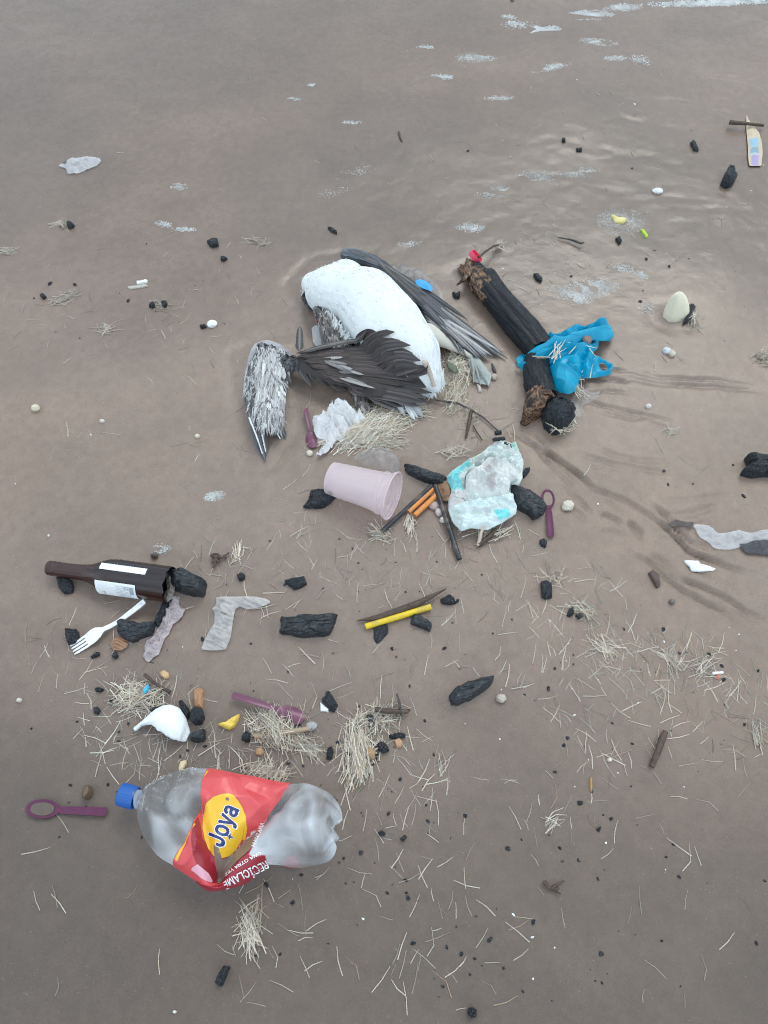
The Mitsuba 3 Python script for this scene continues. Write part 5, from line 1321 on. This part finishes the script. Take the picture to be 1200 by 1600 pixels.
chip([(955,335),(966,340),(979,341),(976,347),(962,347)], .008, (.70,.62,.26), 'plastic_scrap', 'yellow scrap ringed by foam on the wet sand', 'plastic scrap', 413)
chip([(1001,358),(1005,358),(1013,368),(1010,371)], .006, (.42,.62,.05), 'plastic_scrap', 'lime green scrap on the wet sand', 'plastic scrap', 414)
chip([(922,1216),(925,1215),(926,1228),(924,1238),(922,1230)], .004, (.42,.25,.10), 'wood_chip', 'thin orange sliver on the lower right sand', 'wood chip', 415)
chip([(1013,895),(1020,891),(1030,898),(1032,915),(1027,919),(1021,910)], .009, (.085,.060,.05), 'bark_piece', 'brown bark piece between the drainage channels and stalk field', 'bark', 416)
chip([(696,573),(703,576),(714,583),(716,590),(708,591),(699,584)], .006, (.12,.14,.10), 'leaf_scrap', 'dark green leaf scrap in the straw by the bird foot', 'leaf scrap', 417, lift=.02)
chip([(213,440),(230,437),(230,441),(214,444)], .006, (.76,.78,.76), 'plastic_chip', 'white plastic chip on the upper left sand', 'plastic chip', 418)
chip([(200,448),(228,444),(232,447),(203,452)], .004, (.45,.43,.39), 'reed', 'grey reed splinter just below the white plastic chip', 'reed', 419)
chip([(745,600),(750,602),(753,612),(748,612)], .007, (.50,.47,.44), 'shell', 'small grey shell splinter below the webbed foot', 'shell', 420)
chip([(768,567),(772,572),(776,582),(773,584),(769,576)], .006, (.06,.06,.065), 'bark_piece', 'dark curved bark strip right of the webbed foot', 'bark', 421)
pebble(331,506,8,5,.008,50,'shell','painted','bright white shell on the sand above the torn wing','shell',colr=(.78,.80,.80),ang=.4)
pebble(1042,548,6,4,.008,51,'shell','painted','blue grey shell, left one of the pair below the cream shell','shell',colr=(.55,.60,.64))
pebble(1050,552,6,5,.008,52,'shell','painted','beige shell, right one of the pair below the cream shell','shell',colr=(.52,.46,.38))
pebble(887,790,9,7,.010,53,'shell','painted','cream shell lying right of the sandy purple spoon','shell',colr=(.58,.53,.45),ang=.5,rough=.4)
pebble(783,1091,8,6,.008,54,'pebble','painted','flat beige pebble right of the spindle shaped charcoal','pebble',colr=(.44,.40,.35),rough=.35)
pebble(55,637,7,4.5,.009,55,'pebble','painted','cream pebble alone on the bare sand at far left','pebble',colr=(.62,.54,.42))
pebble(159,657,4,2,.005,56,'pebble','painted','tiny white pebble on bare sand, between cream pebble and torn wing','pebble',colr=(.65,.62,.56))
pebble(308,681,4,2.5,.006,57,'pebble','painted','small cream pebble close to the quills of the torn wing','pebble',colr=(.66,.60,.48))
pebble(484,708,5,4,.006,58,'pebble','painted','round cream pebble below the upright purple spoon','pebble',colr=(.62,.57,.46))
pebble(1028,298,8,4,.007,59,'shell','painted','white oval shell on the wet sand above the lime scrap','shell',colr=(.66,.66,.66))
pebble(30,1094,4,3.5,.006,60,'pebble','painted','pale round pebble at the lower far left','pebble',colr=(.58,.55,.48))
pebble(273,1581,2.6,2.6,.005,61,'pebble','painted','tiny white bead on the lowest sand','pebble',colr=(.78,.78,.76))
pebble(1013,635,5,3,.006,62,'shell','painted','small white shell on the channelled sand below the turquoise bag','shell',colr=(.60,.58,.54),ang=.3)
pebble(953,1187,3.4,3,.005,63,'pebble','painted','white pebble left of the driftwood stick','pebble',colr=(.66,.62,.54))
pebble(772,589,5,4,.008,64,'pebble','painted','tan pebble right of the webbed foot','pebble',colr=(.48,.40,.32))
pebble(102,255,3,2,.004,65,'pebble','painted','dark speck of a pebble at the tip of the lilac white scrap','pebble',colr=(.1,.1,.1))
pebble(800,1,3,2,.004,66,'pebble','painted','dark pebble at the top border among the foam','pebble',colr=(.08,.08,.085))
pebble(1050,940,5,4,.008,67,'pebble','painted','speckled grey brown pebble between channels and stalk field','pebble',colr=(.16,.14,.12))
pebble(241,868,6,4,.008,68,'pebble','painted','dark stone lying in the foam above the brown bottle','pebble',colr=(.10,.09,.085))
pebble(487,1134,9,7,.010,69,'plastic_scrap','milky_film','clear crumpled plastic bit at the right of the covered purple spoon','plastic scrap')
pebble(137,1237,7,12,.016,70,'nut','painted_gloss','wrinkled brown nut between the purple spoon and the straw','nut',colr=(.13,.085,.05),rough=.4)
# cream shell standing in the sand
CS = thing('shell', 'upright cream white shell like a rounded cone at the right', 'shell')
base_c = G(1054,494,.004)
rgs = []
for k in range(26):
    u = k / 25
    th = np.arange(36) * 2 * np.pi / 36
    rx = .030 * (1 - u ** 2.1) ** .62 + .0002; ry = .020 * (1 - u ** 2.0) ** .6 + .0002
    fl = 1 + .09 * np.cos(3 * th + .8) * (1 - u) - .34 * np.exp(-((th - 3.75) / .42) ** 2) * (u * (1 - u)) ** .5 * 1.6
    c = np.array([base_c[0] - .006 * u * u, base_c[1] + .012 * u, float(hz(*base_c[:2])) - .004 + .070 * u])
    rgs.append(np.column_stack([c[0] + rx * np.cos(th) * fl, c[1] + ry * np.sin(th) * fl, np.full(36, c[2])]))
m = tm(*loft(np.array(rgs)))
vv = np.array(m.vertices)
cc = np.array([.74, .70, .54]) * (.92 + .14 * N2(vv[:, 0], vv[:, 2], 60, 4)[:, None])
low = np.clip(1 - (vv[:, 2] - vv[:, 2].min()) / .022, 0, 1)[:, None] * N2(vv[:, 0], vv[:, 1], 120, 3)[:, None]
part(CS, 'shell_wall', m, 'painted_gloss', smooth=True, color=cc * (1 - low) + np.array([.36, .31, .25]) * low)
single('charcoal_piece', chunk([(1072,480),(1082,476),(1086,482),(1080,492),(1080,502),(1072,506),(1066,508),(1071,496)], .012, seed=333, n=40), 'charcoal_material', 'dark charcoal bits behind the straw tuft at the cream shell', 'charcoal')
# wrinkled tan husk: four stacked lips
m, e = sheet([(173,1007),(178,998),(187,994),(197,997),(201,1006),(199,1012),(190,1017),(177,1016)], .006, seed=161, d=.0016, s=30, lift=.004, puff=.014, edge=.012,
             hfun=lambda x, y, ed: .0035 * np.sin((y * 1.0 + .25 * x + .0015 * np.sin(x * 160)) * 2 * np.pi / .0062) * ed)
vv = np.array(m.vertices)
rg_ = np.sin((vv[:, 1] + .25 * vv[:, 0] + .0015 * np.sin(vv[:, 0] * 160)) * 2 * np.pi / .0062)[:, None]
single('husk', m, 'painted', 'wrinkled tan husk of stacked lips beside the fork', 'husk', smooth=True, color=np.clip(np.array([.36, .20, .12]) * (.85 + .15 * rg_) * (.7 + .6 * N2(vv[:, 0], vv[:, 1], 160, 3)[:, None]), 0, .9))

# ------------------------------------------------------------------ crushed soda bottle
ST = [  # upper outline, lower outline, height of the middle, half height
 ((215,1232),(211,1263),.046,.0135),((224,1236),(217,1265),.046,.0150),((233,1229),(217,1275),.047,.026),((251,1220),(220,1290),.050,.042),((277,1209),(230,1313),.054,.051),((304,1202),(248,1338),.057,.055),
 ((328,1203),(273,1354),.054,.052),((365,1210),(302,1373),.046,.044),((400,1216),(331,1391),.040,.038),((430,1222),(380,1381),.038,.036),((457,1226),(418,1351),.042,.040),
 ((474,1225),(440,1352),.047,.045),((496,1231),(466,1356),.050,.048),((515,1243),(490,1349),.050,.045),((526,1264),(512,1337),.048,.034),((523,1282),(518,1312),.047,.018)]
sx_ = np.arange(len(ST))
Uu = np.array([G(*s[0], s[2]) for s in ST]); Ll = np.array([G(*s[1], s[2]) for s in ST])
Hh = np.array([s[3] for s in ST]); Zc = np.array([s[2] for s in ST])
fU, fL, fH, fZ = (PchipInterpolator(sx_, q) for q in (Uu, Ll, Hh, Zc))
ground0 = float(hz(*((Uu[8] + Ll[8]) / 2)[:2]))
CRE = [([(462,1232),(425,1270),(392,1300),(362,1332),(338,1368)], .016, .016), ([(318,1262),(322,1300),(331,1345),(336,1372)], .010, .013), ([(372,1205),(382,1232),(420,1246)], .004, .012),
       ([(268,1225),(262,1275),(290,1318)], .006, .013), ([(243,1262),(285,1285),(318,1272)], .005, .010), ([(478,1262),(470,1300),(485,1340)], .008, .014), ([(440,1268),(468,1280),(505,1272)], .004, .010), ([(505,1235),(500,1285),(508,1330)], .006, .010), ([(450,1310),(470,1318),(480,1345)], .005, .009)]
CRE = [(sg.LineString(GP(p, .07)), d, w) for p, d, w in CRE]
def bottle_surface(ts, th, off=0.0, crease=True):
    """ts, th broadcast; th = 0 at the upper outline, 90 on top, 180 at the lower outline"""
    ts, th = np.broadcast_arrays(np.asarray(ts, float), np.asarray(th, float))
    U_, L_ = fU(ts), fL(ts)
    C_ = (U_ + L_) / 2; D = (U_ - L_) / 2
    w = np.linalg.norm(D[..., :2], axis=-1)
    ex = np.interp(ts, [0, 2, 5, 7, 10, 15], [1, 1, .95, .82, .85, .85])
    c, s = np.cos(th), np.sin(th)
    c, s = np.sign(c) * np.abs(c) ** ex, np.sign(s) * np.abs(s) ** ex
    k = 1 + off / np.maximum(w, .01)
    p = C_ + D * (c * k)[..., None]
    # five feet of the base
    h = fH(ts) * (1 + off / fH(ts))
    p[..., 2] = ground0 + .002 + fZ(ts) + h * s
    base = np.clip((ts - 12.3) / 2.0, 0, 1)
    lobe = .24 * np.cos(5 * th + .7) * base * (ts < 14.9)
    p = p + (p - (C_ * [1, 1, 0] + np.stack([0 * ts, 0 * ts, ground0 + fZ(ts)], -1))) * lobe[..., None]
    axd = (C_[..., -1:, :] if False else (fU(15.) + fL(15.)) / 2 - (fU(12.) + fL(12.)) / 2); axd = axd / np.linalg.norm(axd)
    p = p + axd * (.009 * np.cos(5 * th + 2.4) * np.clip((ts - 12.6) / 1.6, 0, 1) * np.clip((15.2 - ts) / .6, 0, 1))[..., None]
    if crease:
        sh = p.shape[:-1]
        q = p.reshape(-1, 3)
        up = np.clip(np.sin(th).ravel() * 2.2, 0, 1)
        pt = shapely.points(q[:, :2])
        for line, d, wd in CRE:
            r = shapely.distance(pt, line)
            q[:, 2] -= 1.5 * up * d * np.clip(1 - r / wd, 0, 1) ** 1.15
            q[:, 2] += up * d * .22 * np.exp(-((r - 1.5 * wd) / (.5 * wd)) ** 2)
        q[:, 2] += up * .016 * (folds(q[:, 0], q[:, 1], 13, 8, oct=2) - .45) * np.clip((ts.ravel() - 2) / 2, 0, 1)
        p = q.reshape(*sh, 3)
    p[..., 2] = np.maximum(p[..., 2], ground0 + .0015)
    return p
SB = thing('soda_bottle', 'crushed clear plastic soda bottle with a red label and blue cap', 'bottle')
ts = np.linspace(1, 15, 170); th = np.arange(96) * 2 * np.pi / 96
S_ = bottle_surface(ts[:, None], th[None, :])
v, f = loft(S_, False, True)
part(SB, 'clear_shell', tm(v, f), 'clear_bottle_plastic', smooth=24)
nt = np.linspace(0, 1, 12)
neck_v = bottle_surface(nt[:, None], th[None, :], .0004, False)
part(SB, 'neck', tm(*loft(neck_v, False, False)), 'clear_bottle_plastic', smooth=True)
# cap with ridges
A = (fU(.15) + fL(.15)) / 2; A[2] = ground0 + .002 + .046
C0 = np.array([*G(187.5,1240.5,.048)[:2], A[2] + .001])
t = C0 - A; L = np.linalg.norm(t)
th = np.arange(96) * 2 * np.pi / 96
rib = .0005 * (np.cos(th * 24) > 0)
rg, (o_, t_, s_, w_) = lathe(A + t / L * .002, C0, [(0, .0155), (0, .0175), (.003, .0178), (.0034, .0172), (.006, .0172), (L - .006, .0172), (L - .003, .0165), (L - .0015, .0145), (L - .0015, .0002)], 96)
for k in (4, 5, 6):
    d = rg[k] - rg[k].mean(0); rg[k] = rg[k] + d / np.linalg.norm(d, axis=1, keepdims=True) * rib[:, None]
CAPK = part(SB, 'cap', tm(*loft(rg, False, True)), 'blue_cap', smooth=30)
# label sleeve
def label_limits(th):
    c = np.cos(th)
    t0 = np.interp(c, [-1, -.2, .15, 1], [6.05, 6.55, 6.50, 6.02])
    t1 = np.interp(c, [-1, -.8, -.45, 0, .5, 1], [10.05, 9.9, 9.05, 9.15, 9.7, 9.95])
    return t0, t1
th = np.linspace(-.5, math.pi + .5, 150)
t0, t1 = label_limits(th)
k = np.linspace(0, 1, 120)
SL = bottle_surface(t0[None] + (t1 - t0)[None] * k[:, None], np.repeat(th[None], 120, 0), .0010)
# the sleeve is in three colours of film: bright front, deep red lower wrap, dull taupe fold
LB = part(SB, 'label', strip(SL), 'red_film', smooth=50, label='shiny red plastic label sleeve')
allp = SL.reshape(-1, 3)
keep = (np.sin(np.repeat(th[None], 120, 0)).ravel() > .01)
allp = allp[keep]
top_z = LinearNDInterpolator(allp[:, :2], allp[:, 2])
near_z = NearestNDInterpolator(allp[:, :2], allp[:, 2])
lo = th > 2.35
kk = np.linspace(.26, 1, 90)
LOW = bottle_surface(t0[None, lo] + (t1 - t0)[None, lo] * np.maximum(kk[:, None], np.interp(th[lo], [2.35, 2.9, 3.6], [.95, .30, .26])[None]), np.repeat(th[None, lo], 90, 0), .0017)
part(LB, 'lower_panel', strip(LOW), 'dark_red_film', smooth=50, label='deep red lower wrap of the label')
def drape(xy, off):
    z = top_z(xy)
    bad = np.isnan(z)
    z[bad] = near_z(xy[bad])
    return np.column_stack([xy, z + off])
def decal(poly, off, mt, name, parent=LB, z=.074, d=.0028, k=1, n=80, raw=False, label=None):
    p = poly if raw else GP(poly, z)
    p = smooth_poly(p, n, k) if k else p
    q, f, e = fill(p, d)
    v = drape(q, off)
    return part(parent, name, (v, f), mt, smooth=True, label=label)
SLEEVE = sg.Polygon(np.vstack([SL[0, :, :2], SL[1:-1, -1, :2], SL[-1, ::-1, :2], SL[-2:0:-1, 0, :2]])).buffer(0)
def clipdecal(poly, off, mt, name, z=.07, **kw):
    P = sg.Polygon(GP(poly, z)).buffer(0).intersection(SLEEVE.buffer(-.0015))
    if P.geom_type != 'Polygon': P = max(P.geoms, key=lambda g: g.area)
    return decal(np.array(P.exterior.coords)[:-1], off, mt, name, raw=True, k=0, **kw)
clipdecal([(338,1372),(362,1352),(392,1322),(416,1292),(434,1270),(462,1236),(480,1240),(440,1300),(440,1350),(420,1352),(380,1381),(331,1396)], .0007, 'dark_red_film', 'side_panel')
clipdecal([(312,1268),(318,1290),(320,1312),(333,1340),(334,1374),(329,1390),(318,1372),(308,1345),(306,1318),(309,1292)], .0007, 'dark_red_film', 'fold_panel')
clipdecal([(326,1202),(331,1203),(320,1240),(316,1268),(311,1268),(316,1240)], .0012, 'yellow_ink', 'edge_stripe')
clipdecal([(309,1290),(313,1293),(294,1326),(279,1354),(272,1352),(288,1324)], .0012, 'yellow_ink', 'edge_stripe')
clipdecal([(302,1357),(312,1352),(325,1364),(329,1376),(324,1385),(310,1379),(296,1368)], .0014, 'pink_paper', 'sticker_remains', label='pale pink remains of a sticker')
EGG = [(359,1242),(368,1245),(375,1256),(381,1272),(382,1288),(376,1308),(366,1324),(355,1335),(344,1340),(333,1337),(325,1326),(321,1312),(319,1296),(320,1278),(326,1262),(338,1250),(349,1244)]
ARC = [(372,1250),(379,1262),(385,1276),(385,1292),(379,1311),(376,1309),(382,1290),(381,1274),(376,1261)]
clipdecal(EGG, .0014, 'yellow_ink', 'emblem', z=.076, label='yellow egg shaped emblem')
clipdecal(ARC, .0016, 'yellow_ink', 'emblem_arc', z=.076)
# dull taupe fold running across the emblem and panel
clipdecal([(455,1246),(458,1252),(436,1276),(417,1302),(392,1328),(362,1354),(336,1381),(333,1381),(335,1352),(336,1322),(344,1326),(346,1343),(362,1332),(378,1313),(398,1297),(420,1279),(438,1262)], .0020, 'taupe_film', 'taupe_fold', label='dull taupe fold across the label')
def lettering(text, a, b, height, off, mt, name, z=.076, bold=True, halo=None, shear=0.0, squeeze=1.0, flip=False):
    """text laid on the label from frame point a towards b"""
    A, B = GP([a, b], z)
    t = (B - A) / np.linalg.norm(B - A); n = np.array([-t[1], t[0]])
    m = meshkit.text_mesh(text, height, .0002, bold)
    w = m.bounds[1][0]
    s = np.linalg.norm(B - A) / w
    m = trimesh.Trimesh(*trimesh.remesh.subdivide_to_size(m.vertices, m.faces, .004, max_iter=12))
    v = np.array(m.vertices)
    xy = A + np.outer(v[:, 0] * s + shear * v[:, 1], t) + np.outer(v[:, 1] * squeeze, n)
    zz = drape(xy, off); zz[:, 2] += v[:, 2]
    return part(LB, name, (zz, m.faces), mt)
from shapely import affinity
def halo_of(key_v, grow, off, mt, name):
    pass
K = .0255
h_ = meshkit.text_mesh('Joya', K, .0002, True)
def joya(off, mt, name, grow):
    a, b = GP([(347,1327), (374,1266)], .076)
    t = (b - a) / np.linalg.norm(b - a); n = np.array([-t[1], t[0]])
    flat = h_.vertices[:, 2] < 1e-5
    P = shapely.union_all([sg.Polygon(h_.vertices[q][:, :2]) for q in h_.faces if flat[q].all()]).buffer(grow)
    s = np.linalg.norm(b - a) / h_.bounds[1][0]
    for g in getattr(P, 'geoms', [P]):
        m = trimesh.creation.extrude_polygon(g, .0003, engine='earcut')
        vv, ff = trimesh.remesh.subdivide_to_size(m.vertices, m.faces, .004, max_iter=12)
        xy = a + np.outer(vv[:, 0] * s, t) + np.outer(vv[:, 1], n)
        zz = drape(xy, off); zz[:, 2] += vv[:, 2]
        part(LB, name, (zz, ff), mt)
joya(.0021, 'white_ink', 'letter_outline', .0016)
joya(.0026, 'navy_ink', 'letter', .0003)
star = []
for k in range(8):
    r_ = 6.0 if k % 2 == 0 else 1.8
    star.append((360 + r_ * math.cos(k * math.pi / 4 + .3), 1308 + r_ * math.sin(k * math.pi / 4 + .3)))
decal([(360 + 1.25 * (x - 360), 1308 + 1.25 * (y - 1308)) for x, y in star], .0022, 'white_ink', 'star_outline', k=0, z=.076, d=.0012)
decal(star, .0027, 'navy_ink', 'star', k=0, z=.076, d=.0010)
decal([(357.5 + 2.4 * math.cos(a), 1251 + 2.4 * math.sin(a)) for a in np.arange(12) * math.pi / 6], .0020, 'taupe_film', 'registered_mark', k=0, z=.076, d=.001)
lettering('MANZANA', (398,1324), (411,1283), .0062, .0026, 'white_ink', 'flavour_letters', bold=True)
lettering('RECÍCLAME', (418,1346), (350,1380), .0088, .0030, 'white_ink', 'recycling_letters', z=.05)
lettering('UNA OTRA VEZ', (410,1333), (352,1366), .0042, .0030, 'white_ink', 'recycling_letters', z=.055)
# clinging water drops on the shoulder
ps = []
dr_ = np.random.default_rng(77)
ico2 = trimesh.creation.icosphere(subdivisions=1)
for k in range(70):
    t, a = dr_.uniform(2.2, 5.8), dr_.uniform(.15, 1.9)
    p = bottle_surface(np.array([t]), np.array([a]), .0001)[0]
    r_ = dr_.uniform(.0007, .0020)
    ps.append((ico2.vertices * [r_ * 1.2, r_ * 1.2, r_ * .8] + p, ico2.faces))
part(SB, 'water_drops', join(ps), 'water_drop', smooth=True, stuff=True)
m, e = sheet([(441,1349),(450,1338),(462,1337),(470,1352),(474,1357),(455,1357),(442,1354)], .016, seed=151, d=.0022, s=24, lift=.010)
part(SB, 'label_tail', m, 'dark_red_film', smooth=True)
